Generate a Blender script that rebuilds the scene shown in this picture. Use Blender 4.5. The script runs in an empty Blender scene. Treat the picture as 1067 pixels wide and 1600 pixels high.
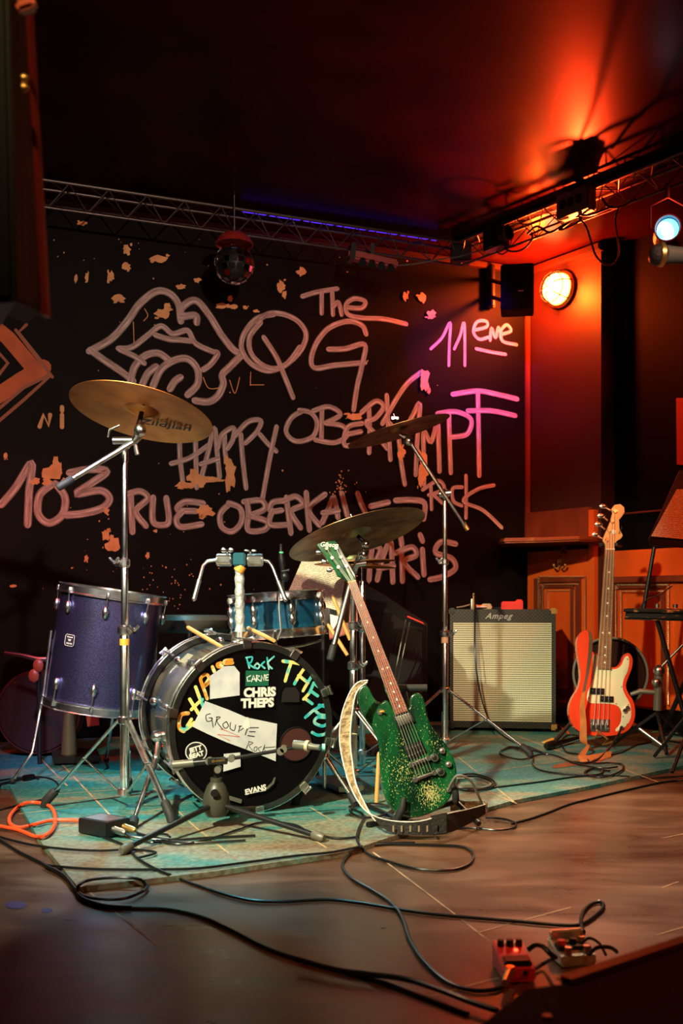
import bpy, bmesh, math, random
from mathutils import Vector, Matrix, Euler

random.seed(7)
SC = bpy.context.scene
COL = SC.collection
PI = math.pi
V = Vector

# ------------------------------------------------------------------ camera
FL, CX, HY, CH = 1600.0, 533.5, 945.0, 0.70     # focal (px), centre x, eye-level y, camera height
cam_d = bpy.data.cameras.new('camera')
cam_d.sensor_fit = 'AUTO'; cam_d.sensor_width = 36.0
cam_d.lens = 36.0 * FL / 1600.0
cam_d.shift_y = (HY - 800.0) / 1600.0
cam_d.clip_start = 0.05; cam_d.clip_end = 60
cam_d.dof.use_dof = True; cam_d.dof.focus_distance = 3.9; cam_d.dof.aperture_fstop = 4.5
cam = bpy.data.objects.new('camera', cam_d); COL.objects.link(cam)
cam.location = (0, 0, CH); cam.rotation_euler = (PI / 2, 0, 0)
SC.camera = cam

# ------------------------------------------------------------------ view and world
SC.view_settings.view_transform = 'Standard'
SC.view_settings.look = 'None'
SC.view_settings.gamma = 1.0
SC.view_settings.use_curve_mapping = False
SC.view_settings.exposure = 0.0
w = bpy.data.worlds.new('world'); SC.world = w; w.use_nodes = True
w.node_tree.nodes['Background'].inputs[0].default_value = (0.03, 0.012, 0.012, 1)
w.node_tree.nodes['Background'].inputs[1].default_value = 0.015

# ------------------------------------------------------------------ stage lights and a few added fill spots
def spot(name, loc, target, color, energy, size_deg, blend=0.6, radius=0.05):
    d = bpy.data.lights.new(name, 'SPOT'); d.color = color; d.energy = energy
    d.spot_size = math.radians(size_deg); d.spot_blend = blend; d.shadow_soft_size = radius
    o = bpy.data.objects.new(name, d); COL.objects.link(o); o.location = loc
    o.rotation_euler = (V(target) - V(loc)).to_track_quat('-Z', 'Y').to_euler()
    return o
spot('key_spot', (-1.6, 0.7, 2.7), (-0.22, 3.75, 0.28), (1.0, 0.98, 0.66), 1350, 36, 0.8, 0.05)
spot('front_right_spot', (0.98, 0.1, 2.23), (-0.45, 4.6, 1.55), (1.0, 0.70, 0.54), 370, 44, 0.8, 0.05)
spot('amp_spot', (-0.39, 2.2, 2.45), (1.20, 5.7, 0.60), (1.0, 0.78, 0.42), 560, 27, 0.7, 0.04)
spot('red_spot_left', (-1.9, 3.0, 2.5), (-1.45, 4.6, 0.3), (1.0, 0.03, 0.02), 150, 70, 0.7, 0.05)
spot('red_floor_spot', (2.3, 1.2, 2.7), (0.8, 2.3, 0.0), (1.0, 0.13, 0.02), 110, 56, 1.0, 0.10)
spot('red_right_spot', (2.2, 2.4, 2.6), (1.6, 4.7, 0.9), (1.0, 0.10, 0.02), 150, 50, 0.8, 0.05)
spot('warm_floor_spot', (-0.3, -0.2, 2.8), (0.20, 3.15, 0.0), (1.0, 0.66, 0.26), 330, 30, 1.0, 0.10)
spot('back_spot_right', (1.20, 5.05, 2.60), (0.80, 3.3, 0.0), (1.0, 0.70, 0.42), 420, 34, 0.8, 0.06)
spot('back_spot_left', (-1.05, 4.75, 2.60), (-0.60, 2.6, 0.0), (1.0, 0.55, 0.30), 170, 40, 0.8, 0.06)
spot('violet_spot', (0.55, 4.95, 2.60), (0.74, 6.1, 2.22), (0.20, 0.03, 1.0), 110, 40, 0.9, 0.03)
spot('tom_fill', (-0.75, 1.6, 2.5), (-1.0, 4.1, 0.45), (0.62, 0.60, 1.0), 650, 18, 0.8, 0.12)  # added unseen lamp, only to raise the highlight on the floor tom
spot('red_wall_fill', (1.7, 3.9, 2.6), (1.02, 6.33, 1.95), (1.0, 0.05, 0.02), 190, 26, 0.9, 0.04)  # added unseen lamp that strengthens the red glow on the wall near the corner
spot('red_ceiling_fill', (1.34, 5.72, 2.38), (1.03, 5.05, 2.79), (1.0, 0.045, 0.008), 420, 64, 1.0, 0.015)  # added uplight boosting the wall lamp's red fan on the ceiling
spot('cyan_spot', (-0.9, 5.0, 2.55), (-0.3, 3.8, 0.2), (0.20, 0.85, 1.0), 200, 50, 0.7, 0.04)
# ------------------------------------------------------------------ picture-plane reading helpers (give world points)
def ray(px, py): return V(((px - CX) / FL, 1.0, (HY - py) / FL))
def W(px, py, Y): r = ray(px, py); return V((r.x * Y, Y, CH + r.z * Y))
def F(px, py, z=0.0):
    Y = FL * (CH - z) / (py - HY); return V(((px - CX) / FL * Y, Y, z))
ZR_ = {'3': (0, 330, 2.425), '4': (380, 420, 2.3196), '5': (0, 580, 2.425), '6': (400, 620, 2.425), 'K': (200, 960, 2.808),
       'Q': (240, 1030, 3.811), 'G': (480, 820, 3.2), 'B': (860, 770, 3.5556), 'P': (780, 780, 4.706), 'L': (0, 880, 3.138),
       'T': (660, 220, 2.6216), 'A': (660, 920, 3.811), 'F': (0, 1180, 2.0519), 'R': (520, 1140, 1.9506), 'S': (280, 820, 3.811),
       'H': (480, 850, 4.85), 'M': (130, 640, 8.208), 'W': (640, 1360, 2.4988), '': (0, 0, 1.0)}
def Z(k, pts):
    ox, oy, s = ZR_[k]; return [(x / s + ox, y / s + oy) for x, y in pts]
def smooth(pts, n=6, closed=False):
    m = len(pts); out = []
    if m < 3: return list(pts)
    P = [V(tuple(p) + (0,) * (3 - len(p))) for p in pts]; d = len(pts[0])
    for i in range(m if closed else m - 1):
        if closed: a, b, c, e = P[i - 1], P[i], P[(i + 1) % m], P[(i + 2) % m]
        else: a, b, c, e = P[max(i - 1, 0)], P[i], P[i + 1], P[min(i + 2, m - 1)]
        for k in range(n):
            t = k / n
            q = 0.5 * ((2 * b) + (c - a) * t + (2 * a - 5 * b + 4 * c - e) * t * t + (3 * b - a - 3 * c + e) * t ** 3)
            out.append(tuple(q)[:d])
    if not closed: out.append(tuple(P[-1])[:d])
    return out
class Plane:
    def __init__(s, p, n): s.p = V(p); s.n = V(n).normalized()          # n points to the viewer
    def at(s, px, py, off=0.0):
        r = ray(px, py); o = V((0, 0, CH)); p = s.p + s.n * off
        t = (p - o).dot(s.n) / r.dot(s.n); return o + r * t

# ------------------------------------------------------------------ materials
def mat(name, col, rough=0.5, metal=0.0, coat=0.0, emit=None, estr=0.0, noise=None, bump=0.0, bscale=60.0, spec=0.5):
    m = bpy.data.materials.new(name); m.use_nodes = True; nt = m.node_tree; b = nt.nodes['Principled BSDF']
    b.inputs['Base Color'].default_value = (*col, 1); b.inputs['Roughness'].default_value = rough
    b.inputs['Metallic'].default_value = metal; b.inputs['Coat Weight'].default_value = coat
    b.inputs['Coat Roughness'].default_value = 0.06; b.inputs['Specular IOR Level'].default_value = spec
    if emit: b.inputs['Emission Color'].default_value = (*emit, 1); b.inputs['Emission Strength'].default_value = estr
    tc = nt.nodes.new('ShaderNodeTexCoord')
    if noise:                       # (colour2, scale, lo, hi, stretch)
        c2, sc, lo, hi, st = noise
        mp = nt.nodes.new('ShaderNodeMapping'); mp.inputs['Scale'].default_value = st
        nz = nt.nodes.new('ShaderNodeTexNoise'); nz.inputs['Scale'].default_value = sc; nz.inputs['Detail'].default_value = 6
        rp = nt.nodes.new('ShaderNodeValToRGB'); rp.color_ramp.elements[0].position = lo; rp.color_ramp.elements[1].position = hi
        rp.color_ramp.elements[0].color = (*col, 1); rp.color_ramp.elements[1].color = (*c2, 1)
        L = nt.links.new; L(tc.outputs['Object'], mp.inputs[0]); L(mp.outputs[0], nz.inputs['Vector']); L(nz.outputs[0], rp.inputs[0])
        L(rp.outputs[0], b.inputs['Base Color'])
    if bump:
        n2 = nt.nodes.new('ShaderNodeTexNoise'); n2.inputs['Scale'].default_value = bscale; n2.inputs['Detail'].default_value = 4
        bp = nt.nodes.new('ShaderNodeBump'); bp.inputs['Strength'].default_value = bump; bp.inputs['Distance'].default_value = 0.01
        nt.links.new(tc.outputs['Object'], n2.inputs['Vector']); nt.links.new(n2.outputs[0], bp.inputs['Height']); nt.links.new(bp.outputs[0], b.inputs['Normal'])
    return m
M = {}
ONE = (1, 1, 1)
M['chrome'] = mat('chrome', (0.90, 0.90, 0.90), 0.25, 1.0, noise=((0.55, 0.52, 0.48), 30, 0.45, 0.7, ONE))
M['steel'] = mat('brushed_steel', (0.55, 0.54, 0.52), 0.33, 1.0)
M['black_metal'] = mat('black_metal', (0.008, 0.008, 0.009), 0.4, 0.0)
M['grey_metal'] = mat('grey_painted_metal', (0.16, 0.15, 0.12), 0.45, 0.3)
M['rubber'] = mat('rubber', (0.015, 0.015, 0.016), 0.65)
M['cable'] = mat('cable_rubber', (0.008, 0.008, 0.009), 0.32)
M['grey_cable'] = mat('grey_cable', (0.20, 0.19, 0.17), 0.4)
M['orange_cable'] = mat('orange_cable', (0.95, 0.10, 0.02), 0.45)
M['black_plastic'] = mat('black_plastic', (0.007, 0.006, 0.006), 0.42, spec=0.25)
M['bronze'] = mat('cymbal_bronze', (0.95, 0.35, 0.08), 0.42, 1.0, noise=((0.62, 0.19, 0.04), 9, 0.35, 0.7, ONE))
M['bronze_dark'] = mat('dark_cymbal_bronze', (0.50, 0.28, 0.12), 0.36, 1.0, noise=((0.16, 0.08, 0.04), 14, 0.4, 0.65, ONE))
M['ink'] = mat('black_ink', (0.012, 0.010, 0.010), 0.5)
M['white'] = mat('white_print', (0.78, 0.76, 0.72), 0.5)
M['paper'] = mat('sticker_paper', (0.66, 0.66, 0.68), 0.45, noise=((0.42, 0.42, 0.48), 14, 0.45, 0.8, ONE))
M['cream'] = mat('cream_plastic', (0.80, 0.70, 0.47), 0.3, coat=0.4)
M['red_body'] = mat('red_lacquer', (0.80, 0.055, 0.018), 0.22, coat=1.0)
M['maple'] = mat('maple_wood', (0.78, 0.40, 0.17), 0.35, coat=0.5, noise=((0.62, 0.28, 0.10), 12, 0.4, 0.7, (1, 1, .12)))
M['rosewood'] = mat('rosewood', (0.22, 0.075, 0.035), 0.5, noise=((0.32, 0.12, 0.05), 40, 0.4, 0.6, (1, 1, .1)))
M['rosewood_red'] = mat('reddish_rosewood', (0.34, 0.06, 0.035), 0.42, noise=((0.48, 0.12, 0.06), 40, 0.4, 0.6, (1, 1, .1)))
M['fret'] = mat('fret_wire', (0.9, 0.82, 0.66), 0.25, 0.8)
M['string'] = mat('string_wire', (0.85, 0.80, 0.72), 0.3, 0.9)
M['pearl'] = mat('inlay_pearl', (0.85, 0.80, 0.68), 0.3)
M['stick'] = mat('stick_wood', (0.75, 0.36, 0.10), 0.5)
M['suede'] = None
M['strap_black'] = mat('black_leather', (0.02, 0.018, 0.016), 0.5, bump=0.4, bscale=120)
M['strap_tan'] = mat('tan_leather', (0.62, 0.22, 0.05), 0.7, noise=((0.42, 0.13, 0.03), 16, 0.4, 0.7, ONE))
M['strap_brown'] = mat('brown_leather', (0.10, 0.04, 0.015), 0.6)
M['tape_silver'] = mat('silver_tape', (0.55, 0.58, 0.56), 0.38, 0.35, bump=1.0, bscale=45)
M['tape_orange'] = mat('orange_tape', (0.85, 0.36, 0.04), 0.5)
M['wood_panel'] = mat('varnished_wood', (0.74, 0.115, 0.014), 0.38, coat=0.35, noise=((0.56, 0.075, 0.009), 6, 0.35, 0.7, (1, 1, .3)))
M['wood_dark'] = mat('dark_varnished_wood', (0.13, 0.022, 0.010), 0.35, coat=0.4, noise=((0.20, 0.040, 0.015), 8, 0.35, 0.7, (1, 1, .3)))
M['wood_shelf'] = mat('worn_shelf_wood', (0.30, 0.055, 0.018), 0.3, coat=0.5, noise=((0.55, 0.18, 0.06), 10, 0.6, 0.72, (1, 1, 1)))
M['stud'] = mat('nailhead_stud', (0.85, 0.62, 0.36), 0.3, 0.9)
M['peach'] = mat('bare_plaster', (0.95, 0.52, 0.24), 0.85, noise=((0.80, 0.40, 0.17), 20, 0.4, 0.7, ONE))
M['tape_line'] = mat('floor_seam', (0.52, 0.38, 0.21), 0.6, noise=((0.20, 0.15, 0.09), 12, 0.45, 0.65, ONE))
M['glass_lens'] = mat('blue_lens', (0.2, 0.6, 0.8), 0.2, emit=(0.10, 0.55, 0.95), estr=4.0)
M['lens_hot'] = mat('lens_hot', (0.8, 0.9, 1), 0.2, emit=(0.55, 0.95, 1.0), estr=6.0)
M['violet_led'] = mat('violet_led', (0.2, 0.1, 0.8), 0.2, emit=(0.10, 0.02, 1.0), estr=6.0)
M['red_led'] = mat('red_led', (0.8, 0.1, 0.05), 0.2, emit=(1.0, 0.06, 0.02), estr=6.0)
M['truss'] = mat('truss_aluminium', (0.20, 0.16, 0.15), 0.40, 0.85)
M['drum_blue'] = mat('teal_lacquer', (0.010, 0.11, 0.20), 0.3, 0.35, coat=0.8, noise=((0.012, 0.055, 0.13), 5, 0.4, 0.7, (.15, .15, 8)))
M['red_plastic'] = mat('red_plastic', (0.75, 0.03, 0.02), 0.35)
M['skin_head'] = mat('clear_drumhead', (0.22, 0.18, 0.15), 0.35)
M['wedge_cloth'] = mat('black_carpet_covering', (0.0035, 0.003, 0.0035), 0.8, spec=0.15, bump=0.4, bscale=200)
M['mirror'] = mat('mirror_tile', (0.75, 0.72, 0.70), 0.12, 1.0)
M['brass'] = mat('brass', (0.85, 0.50, 0.16), 0.3, 0.9)
M['graf_teal'] = mat('teal_paint_pen', (0.02, 0.42, 0.48), 0.5, noise=((0.30, 0.62, 0.55), 40, 0.45, 0.62, ONE))
M['graf_yellow'] = mat('yellow_paint_pen', (0.72, 0.66, 0.20), 0.5, noise=((0.08, 0.52, 0.48), 28, 0.5, 0.6, ONE))
M['graf_orange'] = mat('orange_paint_pen', (0.65, 0.25, 0.03), 0.5, noise=((0.75, 0.65, 0.30), 40, 0.5, 0.62, ONE))
M['marker_red'] = mat('red_marker', (0.65, 0.12, 0.06), 0.5)
M['tile_orange'] = mat('orange_mural_paint', (0.75, 0.14, 0.025), 0.6, noise=((0.55, 0.09, 0.02), 9, 0.4, 0.7, ONE))
M['lip_print'] = mat('mural_line_paint', (0.42, 0.12, 0.05), 0.6)

def nodes_mat(name, fn, rough=0.4, **kw):
    m = mat(name, (0.5, 0.5, 0.5), rough, **kw); fn(m.node_tree, m.node_tree.nodes['Principled BSDF'], m.node_tree.links.new); return m
def ramp(nt, stops):
    r = nt.nodes.new('ShaderNodeValToRGB'); e = r.color_ramp.elements
    while len(e) < len(stops): e.new(0.5)
    for k, (p, c) in enumerate(stops): e[k].position = p; e[k].color = (*c, 1) if len(c) == 3 else c
    return r
def tex(nt, kind, coord='Object', scale=(1, 1, 1), **kw):
    tc = nt.nodes.new('ShaderNodeTexCoord'); mp = nt.nodes.new('ShaderNodeMapping'); mp.inputs['Scale'].default_value = scale
    t = nt.nodes.new(kind); nt.links.new(tc.outputs[coord], mp.inputs[0]); nt.links.new(mp.outputs[0], t.inputs['Vector'])
    for k, v in kw.items():
        if k in t.inputs: t.inputs[k].default_value = v
        else: setattr(t, k, v)
    return t
def mix(nt, f, a, b, mode='MIX'):
    x = nt.nodes.new('ShaderNodeMix'); x.data_type = 'RGBA'; x.blend_type = mode
    for i, v in ((0, f), (6, a), (7, b)):
        if hasattr(v, 'is_linked') or hasattr(v, 'links'): nt.links.new(v, x.inputs[i])
        elif isinstance(v, tuple): x.inputs[i].default_value = (*v, 1)
        else: x.inputs[i].default_value = v
    return x.outputs[2]

def _chalk(nt, b, L):      # translucent paint-pen stroke: streaks run along the stroke
    n = tex(nt, 'ShaderNodeTexNoise', 'UV', (3, 9, 1), Scale=1.0, Detail=3.0)
    r = ramp(nt, [(0.30, (0.44, 0.29, 0.27)), (0.5, (0.68, 0.52, 0.49)), (0.66, (1.0, 0.90, 0.88))]); L(n.outputs[0], r.inputs[0])
    L(r.outputs[0], b.inputs['Base Color'])
    s = nt.nodes.new('ShaderNodeTexCoord'); x = nt.nodes.new('ShaderNodeSeparateXYZ'); L(s.outputs['UV'], x.inputs[0])
    e = ramp(nt, [(0.0, (0.10,) * 3), (0.18, (0.75,) * 3), (0.38, (1.0,) * 3), (0.62, (0.55,) * 3), (0.82, (0.85,) * 3), (1.0, (0.10,) * 3)])
    L(x.outputs[1], e.inputs[0]); L(e.outputs[0], b.inputs['Alpha'])
M['chalk'] = nodes_mat('pink_white_paint_pen', _chalk, 0.6)

def _wall(nt, b, L):
    n = tex(nt, 'ShaderNodeTexNoise', 'Object', (1, 1, 1), Scale=3.0, Detail=8.0)
    r = ramp(nt, [(0.3, (0.0022, 0.0016, 0.0016)), (0.7, (0.0055, 0.003, 0.0026))]); L(n.outputs[0], r.inputs[0]); L(r.outputs[0], b.inputs['Base Color'])
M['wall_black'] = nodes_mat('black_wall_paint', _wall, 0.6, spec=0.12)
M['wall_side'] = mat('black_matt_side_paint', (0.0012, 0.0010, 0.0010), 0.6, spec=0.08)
M['pier_paint'] = mat('dark_red_pier_paint', (0.036, 0.007, 0.004), 0.5)
def _ceil(nt, b, L):
    n = tex(nt, 'ShaderNodeTexNoise', 'Object', (1, 1, 1), Scale=3.5, Detail=6.0)
    r = ramp(nt, [(0.3, (0.016, 0.002, 0.0015)), (0.7, (0.042, 0.005, 0.003))]); L(n.outputs[0], r.inputs[0]); L(r.outputs[0], b.inputs['Base Color'])
    n2 = tex(nt, 'ShaderNodeTexNoise', 'Object', (1, 1, 1), Scale=5.0, Detail=3.0)
    bp = nt.nodes.new('ShaderNodeBump'); bp.inputs['Strength'].default_value = 0.05; L(n2.outputs[0], bp.inputs['Height']); L(bp.outputs[0], b.inputs['Normal'])
M['ceiling'] = nodes_mat('glossy_dark_ceiling_paint', _ceil, 0.30, spec=0.04)

def _floor(nt, b, L):
    n = tex(nt, 'ShaderNodeTexNoise', 'Object', (1.2, 3.2, 1), Scale=1.6, Detail=10.0, Roughness=0.65, Distortion=0.6)
    r = ramp(nt, [(0.30, (0.050, 0.022, 0.012)), (0.52, (0.115, 0.050, 0.024)), (0.75, (0.24, 0.130, 0.066))]); L(n.outputs[0], r.inputs[0]); L(r.outputs[0], b.inputs['Base Color'])
    r2 = ramp(nt, [(0.3, (0.24,) * 3), (0.7, (0.42,) * 3)]); L(n.outputs[0], r2.inputs[0]); L(r2.outputs[0], b.inputs['Roughness'])
    n3 = tex(nt, 'ShaderNodeTexNoise', 'Object', (6, 14, 1), Scale=2.2, Detail=5.0)
    bp = nt.nodes.new('ShaderNodeBump'); bp.inputs['Strength'].default_value = 0.25; L(n3.outputs[0], bp.inputs['Height']); L(bp.outputs[0], b.inputs['Normal'])
M['floor'] = nodes_mat('brown_vinyl_floor', _floor, 0.4)
def _stage(nt, b, L):
    n = tex(nt, 'ShaderNodeTexNoise', 'Object', (1, 2.2, 1), Scale=1.9, Detail=9.0, Roughness=0.7)
    tc = nt.nodes.new('ShaderNodeTexCoord'); dt = nt.nodes.new('ShaderNodeVectorMath'); dt.operation = 'DOT_PRODUCT'; L(tc.outputs['Object'], dt.inputs[0]); dt.inputs[1].default_value = (0.42, -0.91, 0)
    mr = nt.nodes.new('ShaderNodeMapRange'); L(dt.outputs['Value'], mr.inputs[0]); mr.inputs[1].default_value = -3.5; mr.inputs[2].default_value = -2.75; mr.inputs[3].default_value = -0.02; mr.inputs[4].default_value = 0.13
    ad = nt.nodes.new('ShaderNodeMath'); ad.operation = 'ADD'; L(n.outputs[0], ad.inputs[0]); L(mr.outputs[0], ad.inputs[1])      # foot wear along the front edge
    r = ramp(nt, [(0.40, (0.012, 0.20, 0.22)), (0.50, (0.05, 0.24, 0.22)), (0.58, (0.22, 0.27, 0.20)), (0.66, (0.24, 0.20, 0.135)), (0.78, (0.15, 0.10, 0.06))]); L(ad.outputs[0], r.inputs[0])
    n2 = tex(nt, 'ShaderNodeTexNoise', 'Object', (1, 1, 1), Scale=60.0, Detail=3.0)
    r2 = ramp(nt, [(0.35, (0.55,) * 3), (0.65, (1.15,) * 3)]); L(n2.outputs[0], r2.inputs[0])
    L(mix(nt, 1.0, r.outputs[0], r2.outputs[0], 'MULTIPLY'), b.inputs['Base Color'])
    bp = nt.nodes.new('ShaderNodeBump'); bp.inputs['Strength'].default_value = 0.15; L(n2.outputs[0], bp.inputs['Height']); L(bp.outputs[0], b.inputs['Normal'])
M['stage'] = nodes_mat('worn_teal_floor_paint', _stage, 0.5)

def _green(nt, b, L):
    n = tex(nt, 'ShaderNodeTexNoise', 'Object', (14, 14, 2.2), Scale=1.3, Detail=4.0)
    r = ramp(nt, [(0.38, (0.0008, 0.014, 0.006)), (0.62, (0.003, 0.085, 0.022))]); L(n.outputs[0], r.inputs[0])
    L(r.outputs[0], b.inputs['Base Color'])
M['green'] = nodes_mat('green_lacquer', _green, 0.25, coat=1.0)
def _worn(nt, b, L):
    tc = nt.nodes.new('ShaderNodeTexCoord')
    r0 = _c = ramp(nt, [(0.38, (0.0008, 0.014, 0.006)), (0.62, (0.003, 0.085, 0.022))])
    n = tex(nt, 'ShaderNodeTexNoise', 'Object', (14, 14, 2.2), Scale=1.3, Detail=4.0); L(n.outputs[0], r0.inputs[0])
    fac = None
    for c, rad, wt in (((-0.055, 0.02, 0.165), 0.10, 1.0), ((0.038, 0.01, 0.095), 0.060, 2.3), ((-0.045, 0.03, 0.26), 0.07, .8), ((0.06, 0.03, 0.27), .09, .8)):     # scuffed places on the lower body
        d = nt.nodes.new('ShaderNodeVectorMath'); d.operation = 'DISTANCE'; L(tc.outputs['Object'], d.inputs[0]); d.inputs[1].default_value = (WEAR[0] + c[0], WEAR[1], WEAR[2] + c[2])
        m1 = nt.nodes.new('ShaderNodeMapRange'); m1.inputs[1].default_value = 0.0; m1.inputs[2].default_value = rad; m1.inputs[3].default_value = wt; m1.inputs[4].default_value = 0.0; L(d.outputs['Value'], m1.inputs[0])
        if fac is None: fac = m1.outputs[0]
        else:
            a = nt.nodes.new('ShaderNodeMath'); a.operation = 'MAXIMUM'; L(fac, a.inputs[0]); L(m1.outputs[0], a.inputs[1]); fac = a.outputs[0]
    n2 = tex(nt, 'ShaderNodeTexNoise', 'Object', (1, 1, .5), Scale=330.0, Detail=4.0)
    mu = nt.nodes.new('ShaderNodeMath'); mu.operation = 'MULTIPLY_ADD'; L(fac, mu.inputs[0]); mu.inputs[1].default_value = 0.115; L(n2.outputs[0], mu.inputs[2])
    th = ramp(nt, [(0.66, (0, 0, 0)), (0.70, (1, 1, 1))]); L(mu.outputs[0], th.inputs[0])
    L(mix(nt, th.outputs[0], r0.outputs[0], (0.46, 0.42, 0.16)), b.inputs['Base Color'])
WEAR = (0.0, 0.0, 0.0)

def _suede(nt, b, L):
    n = tex(nt, 'ShaderNodeTexNoise', 'UV', (1, .12, 1), Scale=13.0, Detail=2.0)
    r = ramp(nt, [(0.35, (0.20, 0.125, 0.06)), (0.5, (0.40, 0.28, 0.15)), (0.7, (0.50, 0.37, 0.21))]); L(n.outputs[0], r.inputs[0]); L(r.outputs[0], b.inputs['Base Color'])
    bp = nt.nodes.new('ShaderNodeBump'); bp.inputs['Strength'].default_value = 0.9; bp.inputs['Distance'].default_value = 0.02; L(n.outputs[0], bp.inputs['Height']); L(bp.outputs[0], b.inputs['Normal'])
M['suede'] = nodes_mat('beige_suede', _suede, 0.9)
def _sparkle(nt, b, L):
    n = tex(nt, 'ShaderNodeTexNoise', 'Object', (1, 1, 1), Scale=350.0, Detail=1.0)
    r = ramp(nt, [(0.4, (0.09, 0.08, 0.20)), (0.7, (0.22, 0.21, 0.42))]); L(n.outputs[0], r.inputs[0]); L(r.outputs[0], b.inputs['Base Color'])
M['sparkle'] = nodes_mat('violet_blue_sparkle_wrap', _sparkle, 0.30, metal=0.95, coat=0.6)
def _kickshell(nt, b, L):
    n = tex(nt, 'ShaderNodeTexNoise', 'Object', (1, 1, 1), Scale=5.0, Detail=5.0)
    r = ramp(nt, [(0.40, (0.16, 0.15, 0.12)), (0.55, (0.06, 0.065, 0.06)), (0.62, (0.015, 0.06, 0.12))]); L(n.outputs[0], r.inputs[0]); L(r.outputs[0], b.inputs['Base Color'])
M['kick_shell'] = nodes_mat('smoky_drum_wrap', _kickshell, 0.25, metal=0.3, coat=0.8)
def _grille(nt, b, L):
    tc = nt.nodes.new('ShaderNodeTexCoord'); x = nt.nodes.new('ShaderNodeSeparateXYZ'); L(tc.outputs['UV'], x.inputs[0])
    def saw(o, n):
        m = nt.nodes.new('ShaderNodeMath'); m.operation = 'MULTIPLY'; m.inputs[1].default_value = n; L(o, m.inputs[0])
        f = nt.nodes.new('ShaderNodeMath'); f.operation = 'FRACT'; L(m.outputs[0], f.inputs[0])
        s = nt.nodes.new('ShaderNodeMath'); s.operation = 'PINGPONG'; s.inputs[1].default_value = 0.5; L(f.outputs[0], s.inputs[0]); return s.outputs[0]
    rh = ramp(nt, [(0.10, (0.04, 0.035, 0.02)), (0.24, (1, 1, 1))]); L(saw(x.outputs[1], 46), rh.inputs[0])
    rv = ramp(nt, [(0.06, (0.35, 0.33, 0.24)), (0.28, (1, 1, 1))]); L(saw(x.outputs[0], 62), rv.inputs[0])
    c = mix(nt, 1.0, rh.outputs[0], rv.outputs[0], 'MULTIPLY')
    L(mix(nt, 1.0, (0.72, 0.72, 0.54), c, 'MULTIPLY'), b.inputs['Base Color'])
M['grille'] = nodes_mat('silver_grille_cloth', _grille, 0.5)
def _diamond(nt, b, L):
    c = tex(nt, 'ShaderNodeTexChecker', 'UV', (1, 1, 1), Scale=1.0)
    c.inputs['Color1'].default_value = (0.003, 0.003, 0.003, 1); c.inputs['Color2'].default_value = (0.028, 0.025, 0.02, 1); L(c.outputs[0], b.inputs['Base Color'])
M['diamond'] = nodes_mat('diamond_check_covering', _diamond, 0.45)
def _sheet(nt, b, L):
    tc = nt.nodes.new('ShaderNodeTexCoord'); x = nt.nodes.new('ShaderNodeSeparateXYZ'); L(tc.outputs['UV'], x.inputs[0])
    m = nt.nodes.new('ShaderNodeMath'); m.operation = 'MULTIPLY'; m.inputs[1].default_value = 30; L(x.outputs[1], m.inputs[0])
    f = nt.nodes.new('ShaderNodeMath'); f.operation = 'FRACT'; L(m.outputs[0], f.inputs[0])
    fl = nt.nodes.new('ShaderNodeMath'); fl.operation = 'FLOOR'; L(m.outputs[0], fl.inputs[0])
    cb = nt.nodes.new('ShaderNodeCombineXYZ'); sc = nt.nodes.new('ShaderNodeMath'); sc.operation = 'MULTIPLY'; sc.inputs[1].default_value = 14; L(x.outputs[0], sc.inputs[0])
    L(sc.outputs[0], cb.inputs[0]); L(fl.outputs[0], cb.inputs[1])
    n = nt.nodes.new('ShaderNodeTexNoise'); n.inputs['Scale'].default_value = 2.3; L(cb.outputs[0], n.inputs['Vector'])
    g = nt.nodes.new('ShaderNodeMath'); g.operation = 'GREATER_THAN'; g.inputs[1].default_value = 0.46; L(n.outputs[0], g.inputs[0])
    h = nt.nodes.new('ShaderNodeMath'); h.operation = 'LESS_THAN'; h.inputs[1].default_value = 0.34; L(f.outputs[0], h.inputs[0])
    k = nt.nodes.new('ShaderNodeMath'); k.operation = 'MULTIPLY'; L(g.outputs[0], k.inputs[0]); L(h.outputs[0], k.inputs[1])
    L(mix(nt, k.outputs[0], (0.80, 0.66, 0.46), (0.28, 0.20, 0.14)), b.inputs['Base Color'])
M['sheet'] = nodes_mat('printed_sheet_paper', _sheet, 0.7)

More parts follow.
